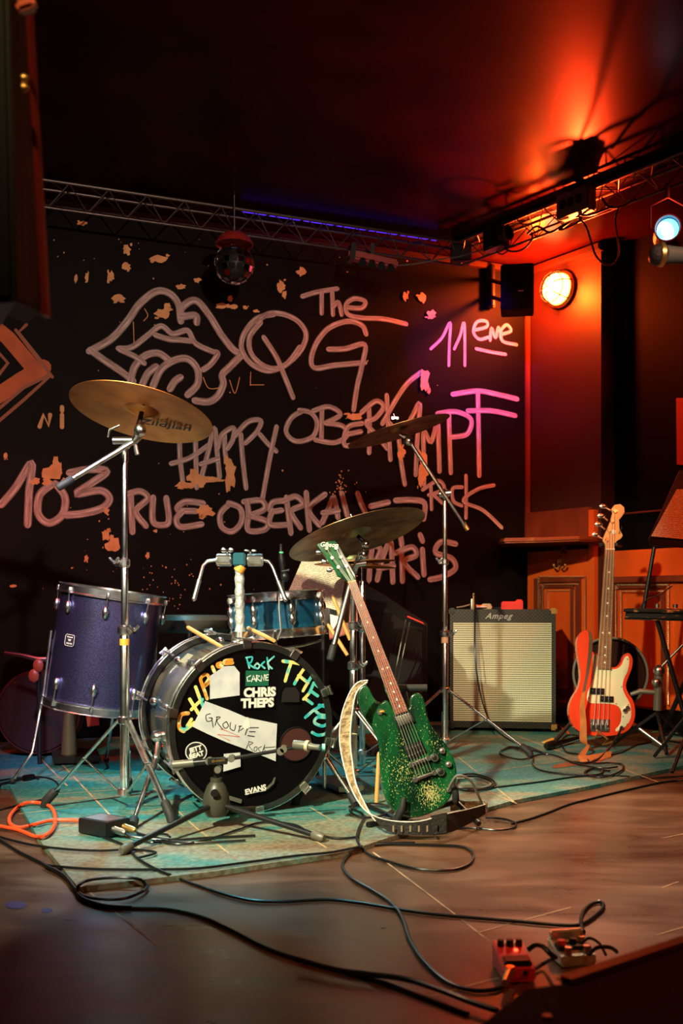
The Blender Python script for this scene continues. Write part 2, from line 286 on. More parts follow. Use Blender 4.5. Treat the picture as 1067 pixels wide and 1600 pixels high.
# ------------------------------------------------------------------ objects
MW = {}
def set_props(o, label=None, cat=None, group=None, kind=None):
    if label: o['label'] = label
    if cat: o['category'] = cat
    if group: o['group'] = group
    if kind: o['kind'] = kind
def thing(name, label, cat, loc=(0, 0, 0), rot=(0, 0, 0), group=None):
    o = bpy.data.objects.new(name, None); COL.objects.link(o); o.location = loc; o.rotation_euler = rot
    o.empty_display_size = 0.05
    set_props(o, label, cat, group); MW[o.name] = Matrix.Translation(V(loc)) @ Euler(rot).to_matrix().to_4x4(); return o
class MB:
    def __init__(s): s.b = bmesh.new(); s.uv = s.b.loops.layers.uv.new('UVMap')
    def box(s, c, size, rot=None):
        m = Matrix.Translation(V(c)) @ (rot.to_4x4() if rot is not None else Matrix.Identity(4)) @ Matrix.Diagonal((*size, 1))
        bmesh.ops.create_cube(s.b, size=1.0, matrix=m); return s
    def tube(s, pts, r, seg=8, cap=True, closed=False):
        P = [V(p) for p in pts]; n = len(P); R = r if isinstance(r, (list, tuple)) else [r] * n; rings = []; up = None
        for i in range(n):
            a = P[i - 1] if (i or closed) else P[0]; c = P[(i + 1) % n] if (i < n - 1 or closed) else P[-1]
            t = (c - a)
            if t.length < 1e-9: t = V((0, 0, 1))
            t.normalize()
            if up is None: up = t.orthogonal()
            u = up - t * up.dot(t)
            if u.length < 1e-6: u = t.orthogonal()
            u.normalize(); up = u; v = t.cross(u)
            rings.append([s.b.verts.new(P[i] + (u * math.cos(2 * PI * k / seg) + v * math.sin(2 * PI * k / seg)) * R[i]) for k in range(seg)])
        for i in range(n if closed else n - 1):
            A, B = rings[i], rings[(i + 1) % n]
            for k in range(seg): s.b.faces.new((A[k], A[(k + 1) % seg], B[(k + 1) % seg], B[k]))
        if cap and not closed: s.b.faces.new(rings[0][::-1]); s.b.faces.new(rings[-1])
        return s
    def cyl(s, a, b, r, r2=None, seg=14): return s.tube([a, b], [r, r if r2 is None else r2], seg)
    def lathe(s, prof, seg=32, m=None, closed=False):          # prof (r, z) around local z
        m = m or Matrix.Identity(4); rings = []
        for r, z in prof:
            if r < 1e-6: rings.append([s.b.verts.new(m @ V((0, 0, z)))])
            else: rings.append([s.b.verts.new(m @ V((r * math.cos(2 * PI * k / seg), r * math.sin(2 * PI * k / seg), z))) for k in range(seg)])
        idx = list(range(len(rings) - 1)) + ([len(rings) - 1] if closed else [])
        for i in idx:
            A, B = rings[i], rings[(i + 1) % len(rings)]
            for k in range(seg):
                q = [A[k % len(A)], A[(k + 1) % len(A)], B[(k + 1) % len(B)], B[k % len(B)]]
                q2 = []
                for v in q:
                    if v not in q2: q2.append(v)
                if len(q2) > 2: s.b.faces.new(q2)
        return s
    def ball(s, c, r, seg=12, sc=(1, 1, 1)):
        bmesh.ops.create_uvsphere(s.b, u_segments=seg, v_segments=max(6, seg * 2 // 3), radius=r, matrix=Matrix.Translation(V(c)) @ Matrix.Diagonal((*sc, 1))); return s
    def prism(s, pts, ext, bev=0.0, bseg=2):                   # pts 3D outline, ext vector
        vs = [s.b.verts.new(V(p)) for p in pts]; f = s.b.faces.new(vs); f.normal_update()
        r = bmesh.ops.extrude_face_region(s.b, geom=[f]); nv = [g for g in r['geom'] if isinstance(g, bmesh.types.BMVert)]
        for v in nv: v.co += V(ext)
        if bev:
            es = set(e for e in f.edges) | set(e for g in r['geom'] if isinstance(g, bmesh.types.BMFace) for e in g.edges)
            es = [e for e in es if e.is_valid]
            bmesh.ops.bevel(s.b, geom=es, offset=bev, segments=bseg, affect='EDGES', profile=0.6, clamp_overlap=True)
        return s
    def quad(s, pts, uvs=None):
        f = s.b.faces.new([s.b.verts.new(V(p)) for p in pts])
        for l, u in zip(f.loops, uvs or [(0, 0), (1, 0), (1, 1), (0, 1)]): l[s.uv].uv = u
        return s
    def strip(s, A, B, du=1.0):                                # ribbon between two 3D polylines
        va = [s.b.verts.new(V(p)) for p in A]; vb = [s.b.verts.new(V(p)) for p in B]; u = 0
        for i in range(len(A) - 1):
            f = s.b.faces.new((va[i], va[i + 1], vb[i + 1], vb[i])); d = (V(A[i + 1]) - V(A[i])).length * du
            for l, q in zip(f.loops, ((u, 0), (u + d, 0), (u + d, 1), (u, 1))): l[s.uv].uv = q
            u += d
        return s
    def stroke(s, pts, pl, wpx, off=0.002, n=6, taper=0.55):   # flat painted stroke on a plane, pts in px
        q = smooth(pts, n) if n else pts; m = len(q); A = []; B = []
        if m < 2: return s
        C = [pl.at(x, y, off) for x, y in q]
        t0 = (C[0] - C[1]).normalized(); t1 = (C[-1] - C[-2]).normalized(); hw = wpx * C[0].y / FL * 0.5
        C = [C[0] + t0 * hw * .95, C[0] + t0 * hw * .6] + C + [C[-1] + t1 * hw * .6, C[-1] + t1 * hw * .95]; m = len(C)
        for i in range(m):
            t = (C[min(i + 1, m - 1)] - C[max(i - 1, 0)])
            if t.length < 1e-9: t = V((1, 0, 0))
            d = t.normalized().cross(pl.n); k = {0: .3, 1: .8, m - 2: .8, m - 1: .3}.get(i, 1.0)
            hw = wpx * C[i].y / FL * 0.5 * k; A.append(C[i] + d * hw); B.append(C[i] - d * hw)
        return s.strip(A, B, 4.0)
    def build(s, name, m, parent=None, label=None, cat=None, group=None, kind=None, local=False, bevel=0, bseg=2, recalc=True, flat=False):
        b = s.b
        if bevel:
            es = [e for e in b.edges if len(e.link_faces) == 2 and e.calc_face_angle(0) > 0.6]
            bmesh.ops.bevel(b, geom=es, offset=bevel, segments=bseg, affect='EDGES', clamp_overlap=True)
        if recalc: bmesh.ops.recalc_face_normals(b, faces=b.faces[:])
        root = parent
        while root is not None and root.parent is not None: root = root.parent
        if root is not None and root.name in MW and not local: b.transform(MW[root.name].inverted())
        for f in b.faces: f.smooth = not flat
        if not flat:
            for e in b.edges:
                if len(e.link_faces) == 2 and e.calc_face_angle(0) > 0.65: e.smooth = False
        me = bpy.data.meshes.new(name); b.to_mesh(me); b.free()
        o = bpy.data.objects.new(name, me); COL.objects.link(o)
        if m is not None: me.materials.append(M[m] if isinstance(m, str) else m)
        if parent is not None: o.parent = parent
        set_props(o, label, cat, group, kind); return o
def text_at(name, s, size, mtx, m, parent, label=None, bold=0.0, ext=0.0004, shear=0.0, spacing=1.0):
    cu = bpy.data.curves.new('t', 'FONT'); cu.body = s; cu.size = size; cu.extrude = ext; cu.offset = bold; cu.shear = shear
    cu.align_x = 'CENTER'; cu.align_y = 'CENTER'; cu.resolution_u = 3; cu.space_character = spacing
    t = bpy.data.objects.new('t', cu); COL.objects.link(t); dg = bpy.context.evaluated_depsgraph_get()
    me = bpy.data.meshes.new_from_object(t.evaluated_get(dg)); bpy.data.objects.remove(t); bpy.data.curves.remove(cu)
    me.transform(mtx); root = parent
    while root.parent is not None: root = root.parent
    if root.name in MW: me.transform(MW[root.name].inverted())
    me.name = name; me.materials.clear(); me.materials.append(M[m]); o = bpy.data.objects.new(name, me); COL.objects.link(o); o.parent = parent
    if label: o['label'] = label
    return o
def frame_mtx(origin, right, up):
    r = V(right).normalized(); u = V(up).normalized(); n = r.cross(u).normalized(); u = n.cross(r)
    m = Matrix((r, u, n)).transposed().to_4x4(); m.translation = V(origin); return m
def slab(mb, A, Bp, z0, z1, th, n):       # wall panel from floor line A->B, thickness away from n
    A = V(A); Bp = V(Bp); n = V(n)
    mb.prism([(A.x, A.y, z0), (Bp.x, Bp.y, z0), (Bp.x, Bp.y, z1), (A.x, A.y, z1)], -n * th)
# ------------------------------------------------------------------ the room
WC = V((1.166, 6.4, 0)); D1 = V((0.927, 0.3746, 0)).normalized(); D2 = V((0.588, -0.809, 0)).normalized()
N1 = V((D1.y, -D1.x, 0)); N2 = V((D2.y, -D2.x, 0))
CEIL = 2.79
PB = Plane(WC, N1); PS = Plane(WC, N2); PSR = Plane(WC - N2 * 0.12, N2)
mb = MB(); mb.box((0.3, 3.4, -0.065), (8.4, 10.4, 0.1)); floor = mb.build('floor', 'floor', kind='structure')
FZ = -0.015
stage_px = [(-320, 1100), (-60, 1224), (15, 1228), (60, 1310), (122, 1386), (330, 1362), (540, 1331), (660, 1291), (800, 1251), (930, 1226), (1067, 1196), (1250, 1150)]
stage_pts = [F(x, y) for x, y in stage_px] + [V((3.2, 7.6, 0)), V((-3.4, 6.9, 0))]
mb = MB(); mb.prism([(p.x, p.y, FZ + 0.001) for p in stage_pts], (0, 0, -FZ - 0.001)); stage = mb.build('trim_1', 'stage', kind='structure', label='worn teal painted low stage platform')
A0 = WC - D1 * 4.6; mb = MB(); slab(mb, A0, WC + D1 * 0.12, -0.01, CEIL + 0.02, 0.12, N1); wall_back = mb.build('wall_back', 'wall_black', kind='structure')
E0 = WC + D2 * 0.575; E1 = WC + D2 * 3.4
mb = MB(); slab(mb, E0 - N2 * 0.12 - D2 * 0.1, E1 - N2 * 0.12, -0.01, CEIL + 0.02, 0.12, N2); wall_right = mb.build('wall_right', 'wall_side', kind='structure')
mb = MB(); slab(mb, WC + D2 * 0.012, E0, -0.01, CEIL + 0.02, 0.16, N2); pier = mb.build('trim_2', 'pier_paint', kind='structure', label='dark red wall pier beside the corner')
mb = MB(); mb.box((0.2, 3.2, CEIL + 0.06), (8.6, 10.4, 0.1)); ceiling = mb.build('ceiling', 'ceiling', kind='structure')
def rail(name, P, d, a, b, z, n, hgt, dep, m, parent=None, kind='structure', bev=0.006):
    mb = MB(); p0 = P + d * a; p1 = P + d * b
    mb.prism([(p0.x, p0.y, z), (p1.x, p1.y, z), (p1.x, p1.y, z + hgt), (p0.x, p0.y, z + hgt)], n * dep)
    return mb.build(name, m, parent, kind=kind if parent is None else None, bevel=bev)
rail('trim_3', WC, D1, -4.6, 0, CEIL - 0.035, N1, 0.034, 0.05, 'pier_paint')
rail('trim_4', WC, D2, 0, 0.60, CEIL - 0.045, N2, 0.044, 0.05, 'pier_paint')
rail('baseboard_back', WC, D1, -4.6, 0, 0.0, N1, 0.10, 0.02, 'wall_side')
rail('trim_5', WC, D1, -0.03, 0.0, 1.10, N1, 1.64, 0.03, 'wood_dark')           # upright bead in the corner
for k, (a, b) in enumerate(((1.16, 1.19),)):
    rail('trim_6', WC - N2 * 0.12, D2, a, b, 1.25, N2, 1.5, 0.02, 'wood_dark')
# wainscot on the pier
def sidept(px, py, off=0.0, pl=PS): return pl.at(px, py, off)
def sbox(name, x0, y0, x1, y1, off, th, m, parent=None, pl=PS, bev=0.003, kind=None, label=None):
    mb = MB(); a = pl.at(x0, (y0 + y1) / 2, 0); b = pl.at(x1, (y0 + y1) / 2, 0)
    xm = (x0 + x1) / 2; zt = pl.at(xm, y0, 0).z; zb = pl.at(xm, y1, 0).z
    mb.prism([V((a.x, a.y, zb)) + pl.n * off, V((b.x, b.y, zb)) + pl.n * off, V((b.x, b.y, zt)) + pl.n * off, V((a.x, a.y, zt)) + pl.n * off], pl.n * th)
    return mb.build(name, m, parent, bevel=bev, kind=kind, label=label)
pan = sbox('trim_7', 829, 860, 933, 1112, 0.0, 0.03, 'wood_panel', kind='structure', label='orange varnished wooden panelling on the pier')
sbox('backboard', 829, 797, 926, 848, 0.0, 0.035, 'wood_dark', pan, label='dark red backboard above the shelf')
sbox('edge_strip', 926, 797, 935, 1112, 0.0, 0.04, 'wood_panel', pan)
sbox('plinth', 829, 1096, 930, 1118, 0.0, 0.045, 'wood_dark', pan)
def frame(x0, y0, x1, y1, wd, off, th, m, parent, pl=PS, name='moulding'):
    sbox(name, x0, y0, x1, y0 + wd, off, th, m, parent, pl); sbox(name, x0, y1 - wd, x1, y1, off, th, m, parent, pl)
    sbox(name, x0, y0 + wd, x0 + wd, y1 - wd, off, th, m, parent, pl); sbox(name, x1 - wd, y0 + wd, x1, y1 - wd, off, th, m, parent, pl)
def studs(x0, y0, x1, y1, parent, pl=PS, off=0.050, step=2.9, sides='tlr'):
    for sd in sides:
        a, b = {'t': ((x0, y0), (x1, y0)), 'l': ((x0, y0), (x0, y1)), 'r': ((x1, y0), (x1, y1))}[sd]
        mb = MB(); n = int(math.hypot(b[0] - a[0], b[1] - a[1]) / step)
        for i in range(n + 1):
            x = a[0] + (b[0] - a[0]) * i / n; y = a[1] + (b[1] - a[1]) * i / n; c = pl.at(x, y, off)
            bmesh.ops.create_uvsphere(mb.b, u_segments=6, v_segments=4, radius=0.0056, matrix=Matrix.Translation(c))
        mb.build('stud_row', 'stud', parent, label='row of small metal nailheads', kind='stuff')
frame(842, 903, 914, 1086, 7, 0.03, 0.020, 'wood_dark', pan)
frame(849, 914, 903, 1080, 5, 0.03, 0.014, 'wood_dark', pan)
studs(841, 901, 914, 1084, pan, step=2.9); studs(848, 913, 902, 1078, pan, off=0.05, step=2.9, sides='tl'); studs(855, 923, 896, 1078, pan, off=0.036)
# wainscot beyond the pier (set back)
pan2 = sbox('trim_8', 937, 858, 1110, 1130, 0.0, 0.03, 'wood_panel', kind='structure', pl=PSR, label='varnished wooden panelling behind the bass')
sbox('cap_rail', 937, 900, 1110, 910, 0.03, 0.03, 'wood_dark', pan2, PSR)
sbox('cap_rail', 937, 797, 1110, 800, 0.0, 0.012, 'wood_dark', pan2, PSR)
frame(960, 914, 1046, 1108, 6, 0.03, 0.018, 'wood_dark', pan2, PSR); studs(962, 914, 1044, 1100, pan2, PSR, sides='tlr'); studs(970, 924, 1036, 1100, pan2, PSR, sides='tl')
rail('baseboard_right', WC - N2 * 0.12, D2, 0.5, 3.4, 0.0, N2, 0.12, 0.05, 'wall_side')
# shelf over the panelling
shelf = thing('wall_shelf', 'worn red-brown wooden shelf board above the nailhead panelling', 'shelf', tuple(PS.at(878, 852)))
mb = MB(); zt = 1.085
a = W(779, 850, 6.0); b = W(930, 855, 5.76); c = PS.at(933, 850); d = V((WC.x, WC.y, 0)); e = PB.at(783, 850)
poly = [a, W(787, 850, 5.90), W(850, 850, 5.82), W(905, 850, 5.70), b, c + D2 * 0.03, d + N2 * 0.0, e]
mb.prism([(p.x, p.y, zt - 0.030) for p in poly], (0, 0, 0.030)); mb.build('shelf_board', 'wood_shelf', shelf, bevel=0.009, bseg=3)
mb = MB(); p = PS.at(880, 860, 0.035); mb.box((p.x, p.y, 1.03), (0.03, 0.03, 0.05)); mb.build('bracket', 'wood_dark', shelf)
# coat hook
hook = thing('coat_hook', 'double brass coat hook screwed to the orange pier panel', 'hook', tuple(PS.at(873, 883, 0.03)))
mb = MB(); c = PS.at(874, 877, 0.032); mb.box(c, (0.03, 0.02, 0.05)); mb.build('plate', 'brass', hook, bevel=0.004)
for sx in (-1, 1):
    mb = MB(); q = [PS.at(874, 880, 0.04), PS.at(874 + sx * 2, 887, 0.06), PS.at(874 + sx * 6, 888, 0.07), PS.at(874 + sx * 9, 883, 0.08)]
    mb.tube([V(x) for x in smooth([tuple(x) for x in q], 4)], 0.005, 8); mb.ball(q[-1], 0.009, 8); mb.build('prong', 'brass', hook)

# ------------------------------------------------------------------ painted marks on the wall
LAY = [0.002]
def words(name, label, k, strokes, w, m='chalk', pl=PB, parent=wall_back, n=6):
    mb = MB()
    for s in strokes:
        LAY[0] += 0.00004; mb.stroke(Z(k, s), pl, w, LAY[0], n)
    return mb.build(name, m, parent, label=label, recalc=False, flat=True)
words('painted_lips', 'large pink outlined mouth drawn in paint pen', '3', [
    [(340, 530), (420, 485), (480, 420), (530, 350), (590, 305), (640, 310), (675, 350), (685, 415)],
    [(685, 405), (690, 365), (740, 338), (790, 390), (840, 470), (885, 525), (918, 542)],
    [(345, 528), (400, 568), (460, 608), (503, 642)],
    [(915, 545), (870, 590), (842, 620), (846, 655), (825, 700), (790, 722), (740, 718)],
    [(495, 645), (510, 590), (550, 548), (600, 538), (640, 565)], [(540, 655), (560, 615), (590, 590)],
    [(580, 662), (610, 600), (660, 565), (712, 560), (748, 600), (748, 655), (712, 695)], [(645, 672), (662, 645), (682, 630)],
    [(690, 400), (740, 395), (745, 420)]], 12.5)
words('painted_lips', 'inner lip line of the drawn mouth', '3', [
    [(450, 520), (500, 515), (560, 470), (610, 435), (655, 465), (710, 452), (740, 500), (800, 530), (825, 540), (798, 580), (770, 600)],
    [(455, 525), (510, 550), (545, 575)], [(590, 470), (640, 485), (685, 488), (722, 492)]], 10)
words('painted_lettering', 'hand-painted word The', '4', [[(215, 100), (265, 85), (340, 72)], [(284, 88), (284, 160)], [(322, 85), (325, 165)], [(328, 135), (345, 122), (356, 165)],
    [(375, 140), (428, 142), (442, 118), (402, 108), (372, 130), (380, 165), (430, 178), (510, 182), (590, 200)]], 8.5)
words('painted_lettering', 'hand-painted letters QG', '4', [[(110, 165), (50, 180), (5, 232), (-6, 290), (30, 345), (90, 370), (150, 350), (205, 300), (228, 240), (200, 192), (150, 166), (95, 162), (50, 190)],
    [(62, 195), (24, 245), (26, 300), (60, 342), (110, 362), (160, 343), (204, 285)], [(75, 250), (120, 320), (150, 390), (180, 465)],
    [(445, 235), (430, 205), (380, 190), (310, 215), (265, 270), (246, 330), (262, 360), (330, 350), (440, 340)], [(310, 292), (370, 290), (440, 275), (430, 350), (412, 430), (400, 510)]], 9.5)
words('painted_lettering', 'violet numeral 11 beside the wall speaker', '4', [[(680, 290), (720, 250), (750, 195), (747, 270), (745, 350)], [(765, 290), (785, 245), (800, 195), (803, 270), (803, 350)]], 5.5)
words('painted_lettering', 'orange raised letters after the 11', '4', [[(840, 222), (882, 210), (880, 190), (848, 192), (834, 228), (855, 255), (888, 248)], [(895, 258), (900, 215), (914, 250), (925, 212), (936, 255)],
    [(935, 238), (970, 225), (955, 203), (934, 225), (940, 262), (990, 275)], [(845, 290), (900, 302), (950, 310)]], 6)
words('painted_lettering', 'hand-painted word OBERKAMPT', '4', [[(215, 515), (175, 540), (155, 590), (190, 625), (250, 610), (268, 560), (245, 522), (205, 513)],
    [(285, 505), (284, 560), (283, 615)], [(255, 515), (310, 500), (352, 528), (300, 558)], [(300, 560), (360, 570), (375, 605), (330, 630), (262, 620)],
    [(430, 560), (378, 575), (368, 640), (435, 625)], [(378, 600), (425, 590)], [(455, 505), (458, 580), (456, 665)], [(430, 520), (480, 480), (508, 500), (480, 540), (445, 558), (480, 600), (520, 650)],
    [(520, 460), (526, 580), (533, 690)], [(645, 375), (595, 415), (550, 480), (505, 560)], [(530, 560), (560, 600), (572, 700), (585, 780)], [(590, 580), (615, 530), (640, 490), (632, 600), (625, 745)], [(590, 565), (640, 560)],
    [(655, 780), (654, 680), (655, 590), (680, 628), (704, 560), (708, 640), (711, 733)], [(745, 525), (748, 630), (752, 738)], [(705, 525), (770, 518), (825, 545), (812, 598), (755, 610)],
    [(850, 445), (853, 600), (855, 748)], [(760, 455), (850, 443), (920, 455), (992, 472)], [(815, 515), (900, 515), (985, 532)]], 9)
words('painted_lettering', 'hand-painted word HAPPY', '5', [[(680, 240), (682, 330), (692, 415)], [(740, 230), (742, 330), (745, 440)], [(650, 350), (720, 328), (790, 280)],
    [(765, 395), (790, 300), (812, 215), (822, 300), (832, 400)], [(762, 352), (825, 332)], [(850, 235), (852, 300), (858, 345)], [(825, 290), (842, 240), (885, 215), (882, 258), (862, 292)],
    [(912, 240), (920, 340), (932, 442)], [(890, 245), (940, 192), (988, 188), (972, 230), (930, 272)], [(985, 240), (1015, 275), (1045, 302)], [(1047, 212), (1022, 330), (993, 490)]], 9)
words('painted_lettering', 'hand-painted number 103', '5', [[(5, 505), (60, 440), (120, 348), (110, 460), (105, 580)], [(195, 430), (150, 470), (145, 540), (185, 575), (235, 545), (247, 480), (212, 428)],
    [(265, 385), (340, 372), (405, 380), (345, 425), (290, 465), (380, 452), (415, 482), (388, 518), (320, 538), (252, 545)]], 13)
words('painted_lettering', 'hand-painted word RUE', '5', [[(495, 462), (498, 540), (502, 608)], [(478, 468), (530, 455), (560, 482), (515, 530), (552, 585)], [(580, 480), (580, 570), (625, 582), (640, 560), (630, 482)],
    [(768, 500), (700, 495), (672, 525), (742, 530)], [(690, 532), (668, 560), (685, 590), (762, 580)]], 11)
words('painted_lettering', 'hand-painted word OBERKAMPT in the lower line', '5', [[(870, 502), (835, 540), (840, 590), (880, 607), (915, 570), (910, 520), (868, 500)],
    [(925, 495), (990, 490), (1002, 522), (948, 545)], [(945, 548), (1012, 570), (1002, 600), (940, 602), (942, 540), (935, 495)],
    [(1075, 490), (1032, 498), (1025, 530), (1065, 527)], [(1030, 530), (1022, 580), (1085, 582)],
    [(1085, 480), (1092, 540), (1102, 612)], [(1075, 492), (1120, 475), (1148, 505), (1103, 532), (1138, 592)],
    [(1160, 462), (1165, 530), (1172, 600)], [(1230, 467), (1170, 522), (1208, 582)], [(1222, 572), (1245, 520), (1265, 480), (1280, 552)], [(1225, 537), (1280, 528)],
    [(1295, 465), (1315, 545)], [(1355, 465), (1368, 500), (1382, 530)], [(1405, 512), (1470, 497)], [(1500, 490), (1560, 488), (1608, 500), (1605, 558)]], 10.5)
words('painted_lettering', 'hand-painted word PARIS', '6', [[(440, 570), (432, 630), (428, 692)], [(430, 560), (470, 575), (455, 620)], [(460, 692), (480, 610), (508, 548), (515, 620), (518, 700)], [(465, 650), (520, 640)],
    [(550, 580), (553, 640), (555, 697)], [(530, 592), (590, 570), (606, 600), (560, 626), (612, 682)], [(630, 580), (633, 630), (636, 672)], [(622, 525), (630, 545)], [(545, 512), (552, 560)],
    [(755, 557), (700, 550), (680, 590), (740, 612), (755, 650), (710, 680), (660, 692)]], 10.5)
words('painted_lettering', 'small orange hand-painted word ROCK', '6', [[(632, 352), (690, 318), (712, 350), (655, 372)], [(662, 340), (665, 425)], [(672, 372), (705, 402)],
    [(780, 342), (745, 348), (748, 395), (778, 412)], [(795, 300), (796, 380), (795, 458)], [(900, 335), (840, 350), (785, 395), (860, 430), (930, 495)]], 7)
words('painted_lettering', 'small letters ni', '5', [[(150, 210), (165, 165), (184, 206), (190, 165)], [(235, 165), (235, 212)], [(235, 136), (235, 150)]], 6.5, 'peach', n=0)
words('scratched_letters', 'thin scratched marks under the mouth', '3', [[(770, 630), (790, 670), (830, 670)], [(870, 640), (890, 690), (908, 630)], [(950, 610), (948, 660)], [(950, 658), (1000, 658)], [(505, 420), (508, 500)], [(548, 370), (560, 395), (545, 415)]], 1.2, 'peach')
words('painted_diamond', 'orange band of the painted diamond', '3', [[(-20, 440), (30, 480), (140, 610)], [(165, 590), (80, 640), (-40, 720)]], 24, 'tile_orange', n=0)
words('painted_diamond', 'thin outer lines of the painted diamond', '3', [[(60, 450), (120, 530), (192, 622), (90, 715), (-10, 800)], [(100, 430), (70, 460), (150, 560), (198, 628)], [(-20, 520), (30, 575), (-20, 640)], [(-30, 770), (90, 668), (185, 622)]], 5, 'lip_print', n=0)
def blob(mb, cx, cy, rx, ry, rng, off):
    n = 14; pts = []
    for i in range(n):
        a = 2 * PI * i / n; k = rng.uniform(0.55, 1.15); pts.append(PB.at(cx + math.cos(a) * rx * k, cy + math.sin(a) * ry * k, off))
    c = PB.at(cx, cy, off); vs = [mb.b.verts.new(p) for p in pts]; vc = mb.b.verts.new(c)
    for i in range(n): mb.b.faces.new((vs[i], vs[(i + 1) % n], vc))
rng = random.Random(4)
PATCH = [('5', 205, 385, 46, 38), ('5', 215, 355, 16, 30), ('5', 130, 417, 18, 14), ('5', 700, 430, 42, 14), ('5', 738, 400, 30, 40), ('5', 800, 412, 50, 13), ('5', 872, 390, 24, 60), ('5', 780, 527, 38, 26), ('5', 430, 655, 34, 34), ('5', 400, 620, 15, 25),
    ('5', 403, 530, 13, 15), ('5', 328, 708, 8, 14), ('5', 50, 815, 14, 6), ('5', 22, 322, 9, 13), ('3', 480, 145, 18, 22), ('3', 605, 182, 36, 16), ('3', 478, 210, 20, 17), ('3', 420, 248, 14, 22), ('3', 448, 330, 26, 18), ('3', 620, 388, 34, 22),
    ('3', 632, 360, 14, 12), ('3', 685, 287, 22, 10), ('3', 845, 358, 26, 11), ('3', 880, 362, 22, 9), ('3', 930, 366, 10, 8), ('3', 970, 378, 11, 7), ('3', 287, 256, 7, 19), ('3', 329, 250, 8, 20), ('3', 873, 330, 12, 12), ('3', 313, 45, 18, 10), ('3', 1062, 285, 12, 28), ('3', 748, 262, 16, 10),
    ('4', 136, 62, 17, 24), ('4', 148, 95, 9, 14), ('4', 210, 12, 18, 18), ('4', 586, 100, 12, 18), ('4', 648, 105, 18, 20), ('4', 682, 167, 20, 18), ('4', 658, 402, 18, 48), ('4', 575, 668, 15, 26), ('4', 655, 722, 16, 52), ('4', 402, 535, 30, 14), ('4', 640, 770, 8, 22),
    ('6', 630, 290, 14, 42), ('6', 550, 215, 14, 30), ('5', 590, 605, 9, 8), ('5', 558, 700, 8, 12)]
for k, x, y, rx, ry in PATCH:
    (px, py), = Z(k, [(x, y)]); s = ZR_[k][2]; mb = MB(); LAY[0] += 0.00004
    blob(mb, px, py, rx / s, ry / s, rng, LAY[0])
    for _ in range(3): blob(mb, px + rng.uniform(-1, 1) * rx / s, py + rng.uniform(-1, 1) * ry / s, rx / s * rng.uniform(.2, .5), ry / s * rng.uniform(.2, .5), rng, LAY[0] + 0.00002)
    mb.build('bare_patch', 'peach', wall_back, recalc=False, flat=True)
mb = MB()
for _ in range(110):
    px = rng.choice([rng.gauss(200, 90), rng.uniform(60, 420), rng.gauss(540, 30), rng.uniform(60, 700)]); py = rng.choice([rng.uniform(880, 960), rng.uniform(370, 420), rng.uniform(720, 900), rng.uniform(350, 930)])
    r = rng.uniform(0.4, 1.5); blob(mb, px, py, r, r * rng.uniform(.6, 1.4), rng, 0.0019)
for _ in range(30): blob(mb, rng.gauss(530, 6), rng.uniform(735, 775), 1.2, 1.4, rng, 0.0019)
for _ in range(34): blob(mb, rng.gauss(265, 28), rng.uniform(880, 955), 1.0, 1.2, rng, 0.0019)
mb.build('paint_fleck', 'peach', wall_back, kind='stuff', label='tiny chips where plaster shows through the black paint', recalc=False, flat=True)

# floor seams and tape lines
def seam(pts, w, z, parent, m='tape_line'):
    q = [F(x, y, z) for x, y in pts]; a, b = q[0], q[-1]; d = (b - a).normalized().cross(V((0, 0, 1))) * (w / 2)
    mb = MB(); h = V((0, 0, 0.0006)); mb.prism([a + d + h, b + d + h, b - d + h, a - d + h], (0, 0, 0.0004)); return mb.build('tape_line', m, parent)
for p in [[(85, 1182), (191, 1294)], [(60, 1182), (105, 1228)], [(240, 1232), (303, 1291)], [(303, 1291), (372, 1345)], [(185, 1296), (228, 1335)], [(712, 1180), (805, 1255)], [(807, 1150), (905, 1186)], [(966, 1199), (1028, 1222)],
          [(718, 1159), (791, 1151)], [(723, 1213), (781, 1203)], [(781, 1203), (883, 1188)], [(88, 1241), (182, 1234)], [(95, 1293), (262, 1262)], [(80, 1215), (150, 1208)], [(753, 1232), (807, 1256)], [(845, 1166), (905, 1160)],
          [(230, 1240), (330, 1222)], [(520, 1205), (575, 1235)], [(485, 1262), (520, 1283)], [(880, 1195), (950, 1186)], [(600, 1160), (700, 1216)], [(420, 1300), (520, 1283)], [(640, 1235), (723, 1213)], [(470, 1300), (510, 1325)], [(30, 1272), (110, 1262)]]:
    seam(p, 0.006, 0.0, stage)
for p in [[(583, 1332), (712, 1430)], [(712, 1430), (764, 1471)], [(745, 1458), (892, 1418)], [(658, 1561), (780, 1528)], [(1034, 1310), (1075, 1302)], [(1033, 1388), (1060, 1378)], [(140, 1395), (250, 1480)], [(1025, 1462), (1080, 1445)]]:
    seam(p, 0.005, FZ, floor)
mb = MB(); q = [F(x, y, 0.0015) for x, y in smooth([(890, 1190), (925, 1186), (950, 1180), (935, 1192), (900, 1196), (868, 1200), (865, 1196)], 3, True)]
mb.b.faces.new([mb.b.verts.new(p) for p in q]); mb.build('worn_spot', 'rosewood', stage, label='bare brown spot worn through the paint', flat=True)
for x, y, rx, ry in ((25, 1414, 17, 6), (73, 1422, 9, 4)):
    mb = MB(); q = [F(x + math.cos(a * .5) * rx, y + math.sin(a * .5) * ry, FZ + 0.001) for a in range(12)]; mb.b.faces.new([mb.b.verts.new(p) for p in q]); mb.build('paint_spill', mat('blue_spill', (0.01, 0.015, 0.35), 0.4), floor, flat=True)
